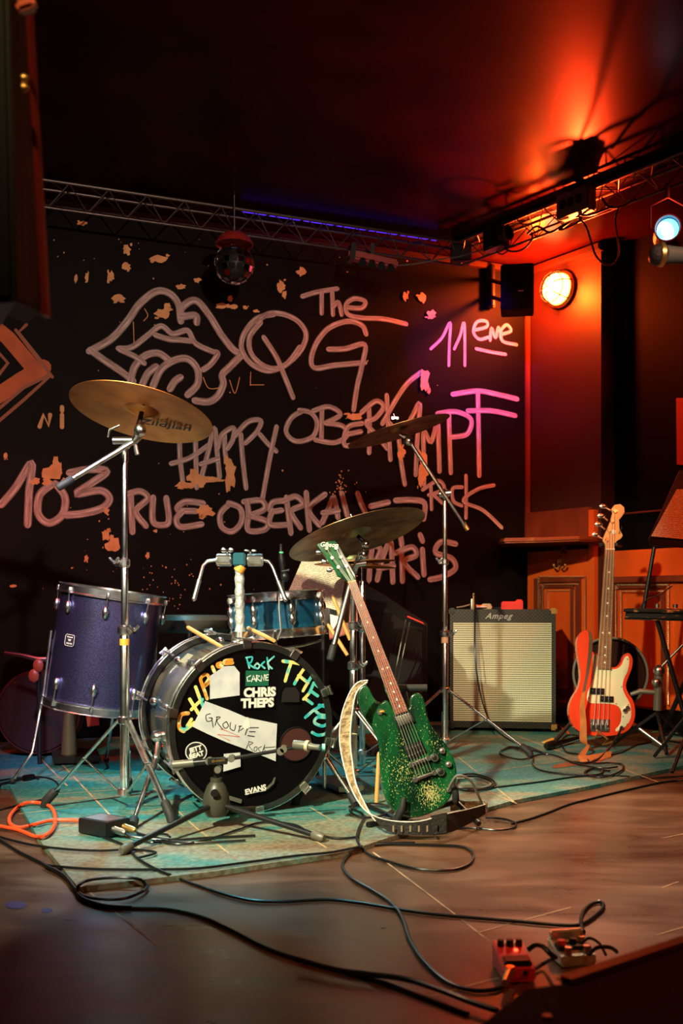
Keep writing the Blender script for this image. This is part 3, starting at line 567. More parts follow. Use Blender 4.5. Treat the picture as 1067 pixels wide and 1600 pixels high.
# ------------------------------------------------------------------ ceiling truss
def truss(label, P0, d, length, zb, hgt, wid, bay, nrm):
    t = thing('lighting_truss', label, 'truss', (P0.x, P0.y, zb), group=None)
    d = V(d).normalized(); up = V((0, 0, 1)); n = V(nrm).normalized()
    B = [P0 + up * zb, P0 + up * (zb + hgt) + n * wid / 2, P0 + up * (zb + hgt) - n * wid / 2]
    for k, b in enumerate(B): mb = MB(); mb.cyl(b, b + d * length, 0.0085 if k else 0.0065, seg=10); mb.build('chord', 'truss', t)
    nb = int(length / bay)
    for i in range(nb):
        for a, b_ in ((0, 1), (0, 2), (1, 2)):
            A = B[a]; Bq = B[b_]
            for p, q in (((i + 0.0) * bay, (i + 0.5) * bay), ((i + 1.0) * bay, (i + 0.5) * bay)):
                mb = MB(); mb.cyl(A + d * p, Bq + d * q, 0.0032, seg=6); mb.build('lacing_bar', 'truss', t)
    return t
TC = V((0.681, 5.85, 0)); TD1 = V((-0.927, -0.3746, 0)); TD2 = V((0.612, -0.79, 0)).normalized()
truss('thin aluminium triangle truss running along the graffiti wall', TC, TD1, 3.1, 2.638, 0.110, 0.115, 0.19, (0.3746, -0.927, 0))
truss('thin aluminium triangle truss running over the bass towards the viewer', TC, TD2, 3.1, 2.638, 0.112, 0.12, 0.19, (-0.79, -0.612, 0))
mb = MB(); mb.box(TC + V((0, 0, 2.70)), (0.11, 0.11, 0.10)); 
box = mb.build('truss_corner_block', 'black_metal', bevel=0.004, label='small black joint block where both trusses meet', cat='connector')
def tp(s, dz=0.0, dn=0.0):                    # a point along the right-hand truss
    return TC + TD2 * s + V((0, 0, 2.645 + dz)) + V((-0.79, -0.612, 0)) * dn
def tpx(px, zoff=0.0):                        # arc length at which the right truss crosses picture column px
    k = (px - CX) / FL; s = (k * TC.y - TC.x) / (TD2.x - k * TD2.y); return s
p0 = TC - TD2 * .05; p1 = TC + TD2 * 3.1; nn2 = V((-0.79, -0.612, 0))
mb = MB(); mb.prism([(p0 + nn2 * .03) + V((0, 0, 2.758)), (p1 + nn2 * .03) + V((0, 0, 2.758)), (p1 - nn2 * .03) + V((0, 0, 2.758)), (p0 - nn2 * .03) + V((0, 0, 2.758))], (0, 0, CEIL + .005 - 2.758)); mb.build('trim_9', 'wedge_cloth', kind='structure', label='black mounting rail between right truss and ceiling')
# fixtures and boxes on the truss
for (px, w_, h_, lab, dz) in ((790, 0.14, 0.11, 'small dark spotlight clamped near the truss corner', 0.03), (915, 0.20, 0.12, 'rectangular grey power box on the right truss above the round lamp', 0.055)):
    t = thing('truss_spotlight' if px == 790 else 'power_box', lab, 'spotlight' if px == 790 else 'box', tuple(tp(tpx(px), dz)))
    c = tp(tpx(px), dz, 0.075); rot = Matrix.Rotation(math.atan2(TD2.y, TD2.x), 3, 'Z')
    mb = MB(); mb.box(c, (w_, 0.07, h_), rot); mb.build('housing', 'grey_metal' if px != 790 else 'black_metal', t, bevel=0.006)
    mb = MB(); mb.box(c + V((0, 0, h_ * .55)), (0.03, 0.09, 0.03), rot); mb.build('clamp', 'black_metal', t, bevel=0.003)
    if px == 790:
        mb = MB(); f = c + rot @ V((0.06, -0.02, 0)); mb.lathe([(0.0, 0), (0.036, 0.0), (0.042, 0.05), (0.036, 0.05), (0.03, 0.01), (0.0, 0.012)], 18, Matrix.Translation(f) @ rot.to_4x4() @ Matrix.Rotation(PI / 2, 4, 'Y')); mb.build('lamp_barrel', 'black_metal', t)
    else:
        for k in range(3): mb = MB(); mb.box(c + rot @ V((-0.055 + k * .05, -0.04, 0.0)), (0.028, 0.014, 0.04), rot); mb.build('socket', 'black_plastic', t, bevel=0.002)
# four-way effect light on the left truss (red light put into the box colour; lamp heads)
t = thing('effect_light_bar', 'slim red-lit effect light bar with small heads under the left truss', 'light', tuple(W(580, 405, 5.4)))
a = W(543, 398, 5.48); b = W(620, 415, 5.54); mb = MB(); ax = (b - a).normalized()
rot = Matrix.Rotation(math.atan2(ax.y, ax.x), 3, 'Z') @ Matrix.Rotation(-math.asin(ax.z), 3, 'Y'); mb.box((a + b) / 2, ((b - a).length, 0.07, 0.045), rot); mb.build('housing', mat('red_lit_housing', (0.42, 0.06, 0.05), 0.5), t, bevel=0.01)
for k in range(4):
    c = a.lerp(b, 0.30 + k * 0.19) + V((0, -0.03, -0.022)); mb = MB(); mb.cyl(c, c + V((0, -0.02, -0.022)), 0.017, 0.021); mb.build('lamp_head', 'black_metal', t)
mb = MB(); c = a.lerp(b, 0.08) + V((0, 0, 0.015)); mb.box(c, (0.03, 0.09, 0.09), rot); mb.build('end_cap', 'black_metal', t, bevel=0.004)
mb = MB(); c = (a + b) / 2; mb.box(c + V((0, 0, .05)), (0.02, 0.02, 0.08)); mb.build('hanger', 'black_metal', t)
# violet led strip on the top chords
for (p, q, lab) in ((TC + TD1 * 0.15, TC + TD1 * 1.3, 'violet glowing led strip along the left truss top'), (TC + TD2 * 1.75, TC + TD2 * 2.4, 'violet glowing led strip along the right truss top')):
    mb = MB(); mb.cyl(p + V((0, 0, 2.762)), q + V((0, 0, 2.762)), 0.005, seg=8)
    mb.build('led_strip', mat('violet_tube', (0.1, 0.05, 0.5), 0.3, emit=(0.10, 0.03, 1.0), estr=1.2), label=lab, cat='led strip')
# mirror ball
mc = W(366, 413, 5.25); t = thing('mirror_ball', 'small mirror ball hanging in front of the graffiti wall', 'mirror ball', tuple(mc))
R = 0.10; mb = MB(); mb.ball(mc, R * .97, 24); mb.build('core', mat('ball_core', (0.012, 0.010, 0.010), 0.5), t)
rng = random.Random(3); bnd = 9
for i in range(bnd):
    th = PI * (i + 0.5) / bnd; n = max(4, int(2 * PI * math.sin(th) * R / 0.036))
    for j in range(n):
        ph = 2 * PI * j / n; nn = V((math.sin(th) * math.cos(ph), math.sin(th) * math.sin(ph), math.cos(th)))
        if nn.y > 0.25 or rng.random() < 0.25: continue
        q = nn.to_track_quat('Z', 'Y').to_matrix(); q = Matrix.Rotation(rng.uniform(-.12, .12), 3, 'X') @ q
        mb = MB(); mb.box(mc + nn * R, (0.027, 0.027, 0.003), q); mb.build('mirror_tile', 'mirror', t, flat=True)
mb = MB(); mb.lathe([(0, .06), (.055, .055), (.085, .03), (.10, 0.0), (.095, -0.002), (.08, .026), (.0, .05)], 20, Matrix.Translation(mc + V((0, 0, .10)))); mb.build('motor_cap', mat('red_cap', (0.40, 0.03, 0.02), 0.4), t)
mb = MB(); mb.cyl(mc + V((0, 0, .15)), V((mc.x, mc.y, CEIL + 0.01)), 0.004); mb.build('chain', 'steel', t)
# wall speaker
t = thing('wall_speaker', 'black box speaker bracketed to the wall beside the round lamp', 'speaker', tuple(W(808, 455, 5.85)))
c = W(808, 454, 5.85); yaw = math.radians(-10); rot = Matrix.Rotation(yaw, 3, 'Z')
mb = MB(); mb.box(c, (0.185, 0.17, 0.255), rot); mb.build('cabinet', 'wedge_cloth', t, bevel=0.006)
mb = MB(); mb.box(c + rot @ V((-0.005, -0.088, 0)), (0.165, 0.006, 0.235), rot); mb.build('grille', 'wedge_cloth', t, bevel=0.002)
mb = MB(); mb.box(c + rot @ V((0.02, -0.092, -0.03)), (0.03, 0.003, 0.006), rot); mb.build('badge', 'steel', t)
p = PB.at(762, 452, 0.0); mb = MB(); mb.box(p + N1 * 0.03, (0.05, 0.04, 0.24), Matrix.Rotation(math.atan2(D1.y, D1.x), 3, 'Z')); mb.build('wall_plate', 'black_metal', t, bevel=0.003)
for dz in (-0.05, 0.05): mb = MB(); mb.cyl(p + V((0, -0.03, dz)), c + V((-0.03, 0.07, dz)), 0.012); mb.build('bracket_arm', 'black_metal', t)
mb = MB(); mb.cyl(p + V((0.02, -0.06, -0.12)), p + V((0.02, -0.06, 0.13)), 0.016); mb.build('pivot_post', 'black_metal', t)
# bulkhead lamp
LP = PS.at(878, 453, 0.0); t = thing('bulkhead_lamp', 'round caged wall lamp glowing orange on the dark red pier', 'lamp', tuple(LP))
rot = N2.to_track_quat('Z', 'Y').to_matrix().to_4x4(); MT = Matrix.Translation(LP) @ rot
mb = MB(); mb.lathe([(0, 0), (.108, 0), (.112, .02), (.10, .035), (.0, .035)], 28, MT); mb.build('base_ring', 'brass', t)
mb = MB(); mb.lathe([(.092, .034), (.090, .055), (.078, .085), (.05, .108), (0, .116)], 28, MT)
mb.build('lamp_glass', mat('lamp_glow', (1, .6, .3), 0.3, emit=(1.0, 0.42, 0.07), estr=17.0), t)
mb = MB(); mb.ball(MT @ V((0.0, 0.0, .095)) + V((0.008, 0, 0)), 0.042, 16); mb.build('bulb', mat('bulb_glow', (1, .9, .7), 0.3, emit=(1.0, 0.85, 0.50), estr=55.0), t)
for k in range(3):
    a = k * PI / 3 + .3; q = [MT @ V((r * math.cos(a), r * math.sin(a), z)) for r, z in ((.106, .03), (.098, .075), (.075, .112), (.03, .132), (-.03, .132), (-.075, .112), (-.098, .075), (-.106, .03))]
    mb = MB(); mb.tube([V(x) for x in smooth([tuple(x) for x in q], 3)], 0.0032, 6); mb.build('cage_wire', 'black_metal', t)
mb = MB(); mb.tube([MT @ V((.09 * math.cos(a * PI / 12), .09 * math.sin(a * PI / 12), .095)) for a in range(24)], 0.003, 6, closed=True); mb.build('cage_ring', 'black_metal', t)
def point(name, loc, color, energy, radius):
    d = bpy.data.lights.new(name, 'POINT'); d.color = color; d.energy = energy; d.shadow_soft_size = radius
    o = bpy.data.objects.new(name, d); COL.objects.link(o); o.location = loc
point('bulkhead_light', LP + N2 * 0.21, (1.0, 0.075, 0.006), 110, 0.035)
# cables wrapped on the truss
def free_cable(name, pts, r, m, label, cat='cable', group=None, n=6):
    mb = MB(); mb.tube([V(p) for p in smooth([tuple(p) for p in pts], n)], r, 7); return mb.build(name, m, label=label, cat=cat, group=group)
def tw(k, pts, Y=None):
    out = []
    for x, y in Z(k, pts):
        s = max(0.02, min(2.6, tpx(x))); q = TC + TD2 * s; yy = q.y - 0.07; out.append(W(x, y, yy))
    return out
free_cable('truss_cable', tw('T', [(735, 235), (760, 268), (790, 275), (830, 262), (870, 235)]), 0.006, 'cable', 'black cable sagging right of the grey power box')
free_cable('truss_cable', tw('T', [(628, 290), (660, 305), (700, 300), (740, 285), (780, 268)]), 0.006, 'cable', 'black cable looped right below the grey power box')
free_cable('truss_cable', tw('T', [(430, 380), (470, 350), (520, 375), (570, 350), (600, 335), (560, 365), (610, 350), (650, 318), (620, 310), (560, 335), (500, 358), (440, 385)]), 0.006, 'cable', 'black cable bundled around the middle of the right truss')
free_cable('truss_cable', tw('T', [(640, 318), (670, 350), (690, 410), (710, 470), (750, 508), (790, 500), (805, 450), (795, 370), (790, 320), (800, 280)]), 0.005, 'cable', 'black cable hanging in a long loop below the right truss')
free_cable('truss_cable', tw('T', [(315, 370), (320, 420), (360, 452), (410, 445), (445, 410), (450, 380)]), 0.005, 'cable', 'black cable hanging in a short loop under the small spotlight')
free_cable('truss_cable', tw('T', [(295, 400), (300, 445), (325, 465), (350, 450)]), 0.004, 'cable', 'thin cable end left of the small spotlight')
free_cable('truss_cable', [W(620, 415, 5.54), W(650, 412, 5.62), W(690, 405, 5.68), W(720, 400, 5.72), W(770, 385, 5.5)], 0.004, 'grey_cable', 'thin cable from the red-lit effect bar to the truss corner')
# blue spotlight right
sc_ = W(1043, 358, 4.6); t = thing('blue_spotlight', 'blue-white glowing stage spotlight at the upper right', 'spotlight', tuple(sc_))
aim = (V((-0.35, -1, -0.12))).normalized(); MT = Matrix.Translation(sc_) @ aim.to_track_quat('Z', 'Y').to_matrix().to_4x4()
mb = MB(); mb.lathe([(0, -.20), (.06, -.20), (.07, -.15), (.058, -.02), (.060, .03), (.054, .03), (.050, -.012), (0, -.012)], 24, MT); mb.build('lamp_can', 'black_metal', t)
mb = MB(); mb.lathe([(0, -.004), (.040, -.006), (.048, -.010)], 24, MT); mb.build('lens', 'glass_lens', t)
mb = MB(); mb.ball(MT @ V((-0.010, 0, 0.0)), 0.024, 12, (.8, 1, 1.2)); mb.build('hot_spot', 'lens_hot', t)
q = [sc_ + V((-.075, 0, 0)), sc_ + V((-.075, .0, .10)), sc_ + V((0, 0, .14)), sc_ + V((.075, 0, .10)), sc_ + V((.075, 0, 0))]
mb = MB(); mb.tube(q, 0.006, 6); mb.build('yoke', 'black_metal', t)
mb = MB(); e = TC + TD2 * tpx(1043); mb.tube([sc_ + V((0, 0, .14)), sc_ + V((0, 0, .20)), V((e.x, e.y, 2.66))], 0.010, 8); mb.build('hook_clamp', 'black_metal', t)
p = W(1028, 377, 4.5); text_at('safety_mark', 'R', 0.03, frame_mtx(p, (1, 0, 0), (0, 0, 1)), 'white', t)
# speaker cabinet hanging at the left edge, very near
t = thing('hanging_speaker', 'tall dark speaker cabinet hanging blurred at the upper left edge', 'speaker', tuple(W(0, 300, 1.25)))
def P3(px, py, Y): return W(px, py, Y)
Y0 = 1.30
fr = [P3(-260, -110, Y0), P3(12, -110, Y0), P3(26, 470, Y0), P3(-260, 500, Y0)]
mb = MB(); mb.prism(fr, (-0.12, 0.30, 0.05)); mb.build('cabinet', 'black_plastic', t, bevel=0.008)
sd = [P3(12, -110, Y0), P3(34, -110, Y0 + .10), P3(66, 488, Y0 + .10), P3(26, 470, Y0)]
mb = MB(); mb.prism([p + V((0.001, 0, 0)) for p in sd], (-0.085, 0.20, 0.04)); mb.build('side_panel', mat('brown_side_panel', (0.10, 0.034, 0.010), 0.8, noise=((0.03, 0.01, 0.004), 12, .4, .6, (1, 1, .1))), t, bevel=0.004, label='brown side panel of the hanging speaker')
mb = MB(); mb.prism([P3(34, -110, Y0 + .09), P3(40, -110, Y0 + .10), P3(73, 492, Y0 + .10), P3(62, 490, Y0 + .09)], (0, .02, 0)); mb.build('lit_edge', mat('red_lit_edge', (0.30, 0.02, 0.008), 0.6), t)  # strip whose red colour stands in for light along the cabinet edge
for y in (122, 137):
    mb = MB(); c = P3(35, y, Y0 + .04); mb.ball(c, 0.008, 10, (1.2, .6, .7)); mb.build('rivet', 'brass', t)
mb = MB(); c = P3(42, 10, Y0 + .02); mb.box(c, (0.025, 0.02, 0.014), Matrix.Rotation(-.3, 3, 'Y')); mb.build('corner_guard', mat('orange_guard', (0.9, 0.12, 0.03), 0.4), t, bevel=0.004)
mb = MB(); mb.cyl(P3(-20, -60, 1.45), V((P3(-20, -60, 1.45).x, 1.45, CEIL)), 0.012); mb.build('hanging_rod', 'black_metal', t)
# vocal microphone coming in from the right
t = thing('vocal_microphone', 'brass-ringed vocal microphone on its boom, entering from the right', 'microphone', tuple(W(1035, 398, 2.3)))
a = W(1014, 398, 2.3); b = W(1029, 398, 2.3); c = W(1036, 398, 2.3); e = W(1110, 402, 2.35)
mb = MB(); mb.tube([a + V((.000, 0, 0)), a + V((.004, 0, 0)), a + V((.013, 0, 0)), b], [0.006, 0.017, 0.023, 0.024], 16); mb.build('head_grille', mat('dark_head_grille', (0.05, 0.035, 0.03), 0.45, 0.6, bump=.5, bscale=300), t)
mb = MB(); mb.tube([b, b + V((.002, 0, 0)), c, c + V((.002, 0, 0))], [.024, .027, .027, .023], 18); mb.build('ring', 'brass', t, label='brass ring around the head')
mb = MB(); mb.tube([c, e], [.021, .014], 16); mb.build('handle', 'grey_metal', t)
mb = MB(); mb.tube([e - V((.03, 0, 0)), W(1130, 420, 2.4), W(1260, 700, 2.6), V((W(1260, 700, 2.6).x, 2.6, 0.0))], 0.009, 10); mb.build('boom', 'black_metal', t)
# ------------------------------------------------------------------ drum-kit hardware helpers
def cymbal(label, c, R, N, m, bell=0.055, text=None, bow=0.012):
    t = thing('cymbal', label, 'cymbal', tuple(c)); N = V(N).normalized()
    MT = Matrix.Translation(c) @ N.to_track_quat('Z', 'Y').to_matrix().to_4x4()
    pr = [(.006, .024), (bell * .5, .022), (bell * .85, .012), (bell, .006), (bell * 1.15, .0035)]
    k = 9; top = [(bell * 1.2 + (R - bell * 1.2) * i / k, .003 - bow * (i / k) ** 2) for i in range(k + 1)]
    prof = pr + top + [(R, -bow + .0015)] + [(r, z - .0015) for r, z in reversed(top[:-1])] + [(r * .98, z - .0018) for r, z in reversed(pr)]
    mb = MB(); mb.lathe(prof, 56, MT, closed=True); plate = mb.build('plate', m, t)
    mb = MB(); mb.lathe([(0, .024), (.016, .024), (.016, .034), (.008, .036), (.008, .050), (0, .050)], 14, MT); mb.build('felt', 'wedge_cloth', t)
    mb = MB(); mb.box(MT @ V((0, 0, .055)), (.034, .008, .012)); mb.cyl(MT @ V((0, 0, .045)), MT @ V((0, 0, .075)), .004); mb.build('wing_nut', 'chrome', t, bevel=.002)
    return t, MT
def pole(t, name, x, y, z0, z1, r, m='chrome', parent=None):
    mb = MB(); mb.tube([(x, y, z0), (x, y, z0 + .003), (x, y, z1 - .003), (x, y, z1)], [r * .9, r, r, r * .9], 16); return mb.build(name, m, parent or t)
def clampc(t, x, y, z, r, side=1, m='chrome'):
    mb = MB(); mb.tube([(x, y, z - .016), (x, y, z - .010), (x, y, z + .010), (x, y, z + .016)], [r * 1.15, r * 1.55, r * 1.55, r * 1.15], 16)
    mb.box((x + side * r * 1.9, y - .004, z), (r * 1.6, .016, .020)); c = mb.build('collar', m, t, bevel=.002)
    mb = MB(); mb.cyl((x + side * r * 2.4, y - .010, z), (x + side * r * 2.4, y - .028, z), .004)
    for s in (-1, 1): mb.tube([(x + side * r * 2.4, y - .024, z), (x + side * (r * 2.4) + s * .010, y - .028, z + .010), (x + side * (r * 2.4) + s * .016, y - .030, z + .018)], [.005, .006, .004], 8)
    mb.build('wing_screw', m, c)
def flatbar(a, b, w, th, name, m, t):
    a, b = V(a), V(b); d = (b - a); mb = MB(); q = d.to_track_quat('Z', 'Y').to_matrix(); 
    mb.box((a + b) / 2, (w, th, d.length), q); return mb.build(name, m, t, bevel=th * .3)
def tripod(t, x, y, feet, ztop, zhub, r, m='chrome', w=.020, foot_r=.016):
    for fx, fy in feet:
        d = V((fx - x, fy - y, 0)); u = d.normalized(); f = V((fx, fy, 0.028))
        a = V((x, y, ztop)) + u * r * 1.3
        mb = MB(); dd = (f - a); n = dd.normalized(); side = n.cross(V((0, 0, 1))).normalized()
        for s in (-1, 1): mb.tube([a + side * s * w * .42, f + side * s * w * .42], .0042, 6)
        mb.prism([a + side * w * .42, f + side * w * .42, f - side * w * .42, a - side * w * .42], n.cross(side) * .003)
        leg = mb.build('leg', m, t)
        mb = MB(); f0 = f - n * .045; mb.tube([f0, f0 + n * .006, f + n * .006, V((f.x, f.y, 0.0)) + u * .012], [foot_r * .8, foot_r, foot_r * 1.05, foot_r * .9], 12); mb.build('rubber_foot', 'rubber', leg)
        mid = a.lerp(f, .48); h = V((x, y, zhub)) + u * r * 1.2; flatbar(h, mid, w * .6, .004, 'brace', m, t)
        mb = MB(); mb.cyl(mid + side * -.014, mid + side * .014, .005); mb.build('rivet', 'chrome', t)
    for z in (ztop, zhub):
        mb = MB(); mb.tube([(x, y, z - .014), (x, y, z - .010), (x, y, z + .010), (x, y, z + .014)], [r * 1.1, r * 1.5, r * 1.5, r * 1.1], 16); mb.build('collar', m, t)
def boom(t, a, b, r, m='chrome', tip=True):
    a, b = V(a), V(b); mb = MB(); mb.tube([a, b], r, 12); o = mb.build('boom_arm', m, t)
    if tip:
        n = (b - a).normalized(); mb = MB(); mb.tube([a - n * .006, a, a + n * .05, a + n * .055], [r * 1.0, r * 1.4, r * 1.4, r], 12); mb.build('end_cap', 'rubber', o)
    return o
def lug(parent, MT, r, z0, z1, a, down=1):
    c, s = math.cos(a), math.sin(a); p = MT @ V((c * (r + .008), s * (r + .008), z0)); q = MT @ V((c * (r + .012), s * (r + .012), z1))
    ax = (MT.to_3x3() @ V((0, 0, 1))).normalized() * down; mb = MB()
    mb.tube([p - ax * .024, p - ax * .018, p, p + ax * .018, p + ax * .024], [.004, .010, .014, .010, .004], 10); L = mb.build('lug', 'chrome', parent)
    mb = MB(); mb.cyl(p, q, .0032, seg=8); mb.build('tension_rod', 'chrome', L)
    mb = MB(); u = MT.to_3x3() @ V((c, s, 0)); mb.tube([q - ax * .012, q, q + ax * .010], [.007, .008, .005], 8); mb.build('rod_head', 'chrome', L)
def drum(t, MT, R, h, shell, nlug, ph=0.0, zlug=(.10, .10), both=True, head='skin_head', hoop='chrome', hoopr=1.045):
    mb = MB(); mb.lathe([(R, 0), (R, h), (R * .97, h), (R * .97, 0)], 48, MT, closed=True); mb.build('shell', shell, t)
    for z, sg in ((0, -1), (h, 1)):
        mb = MB(); a = z - sg * .022; b = z + sg * .014
        mb.lathe([(R * 1.008, a), (R * hoopr * 1.01, a), (R * hoopr * 1.01, a + sg * .004), (R * hoopr * .995, a + sg * .008), (R * hoopr * .995, b - sg * .004), (R * hoopr * 1.02, b), (R * hoopr * .98, b), (R * 1.01, a + sg * .01)], 48, MT, closed=True)
        mb.build('hoop', hoop, t)
        mb = MB(); mb.lathe([(0, z + sg * .003), (R * .95, z + sg * .003), (R * 1.0, z)], 48, MT); mb.build('drumhead', head, t)
    for k in range(nlug):
        a = ph + 2 * PI * k / nlug
        lug(t, MT, R, h - zlug[1], h - .008, a, 1)
        if both: lug(t, MT, R, zlug[0], .008, a, -1)

# ------------------------------------------------------------------ floor tom
base = W(150, 1103, 4.17); rz = Matrix.Rotation(math.radians(8.5), 4, 'Y')
MT = Matrix.Translation(base) @ rz
tom = thing('floor_tom', 'large violet-blue sparkle floor tom tilted to the right on thin bent legs', 'drum', tuple(base))
drum(tom, MT, 0.205, 0.465, 'sparkle', 8, ph=math.radians(-90 + 8), zlug=(.085, .075))
for px, py, Y in ((78, 1010, 4.15), (242, 1030, 4.22), (178, 1020, 4.39)):
    a = MT @ V((0, 0, 0.25)); p = W(px, py, Y); mb = MB(); mb.box(p + (a - p) * .06, (.03, .03, .055), rz.to_3x3()); mb.build('leg_bracket', 'chrome', tom, bevel=.004)
for q, r in (([W(80, 985, 4.12), W(68, 1080, 4.11), W(57, 1140, 4.08), W(50, 1176, 4.02), V((W(17, 1210, 3.98).x, 4.0, .012))], .0062), ([W(244, 1000, 4.25), W(240, 1120, 4.27), V((W(246, 1190, 4.3).x, 4.33, .012))], .0062), ([W(178, 1000, 4.41), W(176, 1120, 4.45), V((W(170, 1150, 4.6).x, 4.55, .012))], .0062)):
    mb = MB(); mb.tube(q, r, 8); L = mb.build('leg', 'chrome', tom); mb = MB(); mb.ball(q[-1], .013, 10); mb.build('rubber_foot', 'rubber', L)
# badge on the shell
ang = math.radians(-90 - 28); Rr = .2065
def onshell(MT, R, a, z): return MT @ V((R * math.cos(a), R * math.sin(a), z))
c = onshell(MT, Rr, ang, .262); rt = (onshell(MT, Rr, ang + .01, .262) - c); up = MT.to_3x3() @ V((0, 0, 1))
fm = frame_mtx(c, rt, up); mb = MB(); mb.prism([fm @ V((x, y, 0)) for x, y in ((-.02, -.024), (.02, -.024), (.025, -.018), (.025, .018), (.02, .024), (-.02, .024), (-.025, .018), (-.025, -.018))], fm.to_3x3() @ V((0, 0, .0025))); bd = mb.build('badge', 'ink', tom, label='small black shield badge')
mb = MB(); mb.tube([fm @ V((x, y, .003)) for x, y in ((-.018, -.022), (.018, -.022), (.023, -.016), (.023, .016), (.018, .022), (-.018, .022), (-.023, .016), (-.023, -.016))], .0008, 5, closed=True); mb.build('badge_border', 'white', bd)
text_at('badge_lettering', 'W', .014, fm @ Matrix.Translation((0, 0, .003)), 'white', bd); text_at('badge_lettering', 'Gretsch', .009, fm @ Matrix.Translation((0, .013, .003)), 'white', bd); text_at('badge_lettering', 'DRUMS', .009, fm @ Matrix.Translation((0, -.013, .003)), 'white', bd)

# ------------------------------------------------------------------ snare drum
sb = W(436, 990, 4.05); rz = Matrix.Rotation(math.radians(-4), 4, 'Y'); MT = Matrix.Translation(sb) @ rz
sn = thing('snare_drum', 'shallow teal-blue snare drum behind the bass drum', 'drum', tuple(sb))
drum(sn, MT, 0.182, 0.150, 'drum_blue', 8, ph=.35, zlug=(.055, .055))
for s in (1,):
    p = MT @ V((.195, -.02, .045)); mb = MB(); mb.box(p, (.022, .04, .085), rz.to_3x3()); mb.build('strainer', 'chrome', sn, bevel=.004)
t = thing('snare_stand', 'chrome snare stand half hidden behind the bass drum', 'stand', (sb.x, sb.y, 0))
pole(t, 'pole', sb.x, sb.y, .10, sb.z - .06, .012)
for a in (0.5, 2.6, 4.7):
    u = V((math.cos(a), math.sin(a), 0)); c = V((sb.x, sb.y, sb.z - .06)); mb = MB(); mb.tube([c, c + u * .10 + V((0, 0, .01)), c + u * .19 + V((0, 0, .03)), c + u * .203 + V((0, 0, .075))], .006, 8); mb.build('basket_arm', 'chrome', t)
tripod(t, sb.x, sb.y, [(sb.x + .22 * math.cos(a), sb.y + .22 * math.sin(a)) for a in (0.9, 3.0, 5.0)], .28, .11, .012, w=.014, foot_r=.012)

# ------------------------------------------------------------------ bass drum
KL = W(395, 1137, 3.43); KR = Euler((math.radians(2.5), 0, math.radians(24))); KM = Matrix.Translation(KL) @ KR.to_matrix().to_4x4()
kick = thing('bass_drum', 'large bass drum with a black sticker-covered front head facing right', 'drum', tuple(KL))
YM = KM @ Matrix.Rotation(-PI / 2, 4, 'X')      # lathe axis z -> local +y (towards the back)
KRAD = .274; KD = .43
mb = MB(); mb.lathe([(KRAD - .012, .02), (KRAD - .012, KD - .02)], 64, YM); mb.build('shell', 'kick_shell', kick)
for z0, z1, nm in ((-.004, .040, 'front'), (KD - .040, KD + .004, 'rear')):
    mb = MB(); mb.lathe([(KRAD - .008, z0), (KRAD + .012, z0), (KRAD + .012, z1), (KRAD - .008, z1)], 72, YM, closed=True); hp = mb.build('hoop', mat('hoop_lacquer_' + nm, (0.016, 0.016, 0.015), .22, coat=1.0), kick, bevel=.002)
    for z in (z0 + .003, z1 - .003):
        mb = MB(); mb.tube([YM @ V((math.cos(a * PI / 36) * (KRAD + .0125), math.sin(a * PI / 36) * (KRAD + .0125), z)) for a in range(72)], .0028, 6, closed=True); mb.build('trim_ring', 'chrome', hp)
mb = MB(); mb.lathe([(0, .004), (KRAD - .02, .004), (KRAD - .006, .0)], 64, YM); head = mb.build('front_head', mat('black_drumhead', (0.003, 0.003, 0.0035), 0.16, spec=.3), kick)
mb = MB(); mb.lathe([(0, KD), (KRAD - .006, KD)], 48, YM); mb.build('rear_head', 'skin_head', kick)
for k in range(10):
    a = 2 * PI * (k + .35) / 10; u = V((math.cos(a), math.sin(a), 0))
    def kp(r, z): return YM @ V((u.x * r, u.y * r, z))
    for zc, sg in ((0, 1), (KD, -1)):
        mb = MB(); fm = frame_mtx(kp(KRAD + .018, zc + sg * .012), YM.to_3x3() @ V((-u.y, u.x, 0)), YM.to_3x3() @ V((0, 0, 1)))
        mb.box(fm.translation, (.030, .052, .012), fm.to_3x3()); mb.box(kp(KRAD + .006, zc - sg * .008), (.030, .008, .028), fm.to_3x3()); cl = mb.build('claw', 'chrome', kick, bevel=.003)
        mb = MB(); mb.cyl(kp(KRAD + .026, zc - sg * .012), kp(KRAD + .020, zc + sg * .12), .0035, seg=8); mb.build('tension_rod', 'chrome', cl)
        mb = MB(); q = kp(KRAD + .026, zc - sg * .012); w_ = YM.to_3x3() @ V((-u.y, u.x, 0)); mb.tube([q - w_ * .016, q - w_ * .008, q + w_ * .008, q + w_ * .016], [.006, .004, .004, .006], 8); mb.build('rod_handle', 'chrome', cl)
        mb = MB(); p = kp(KRAD - .004, zc + sg * .13); dd = YM.to_3x3() @ V((0, 0, 1)); mb.tube([p - dd * .026, p - dd * .02, p, p + dd * .02, p + dd * .026], [.004, .011, .015, .011, .004], 10); mb.build('lug', 'chrome', kick)
mb = MB(); q = [KM @ V(v) for v in ((-.20, .10, .20), (-.17, .10, .228), (-.17, .17, .228), (-.20, .17, .20))]; mb.prism([p + V((-.008, -.004, .010)) for p in q], (-.001, 0, .001)); mb.build('taped_label', mat('faded_label', (.30, .27, .20), .5), kick)
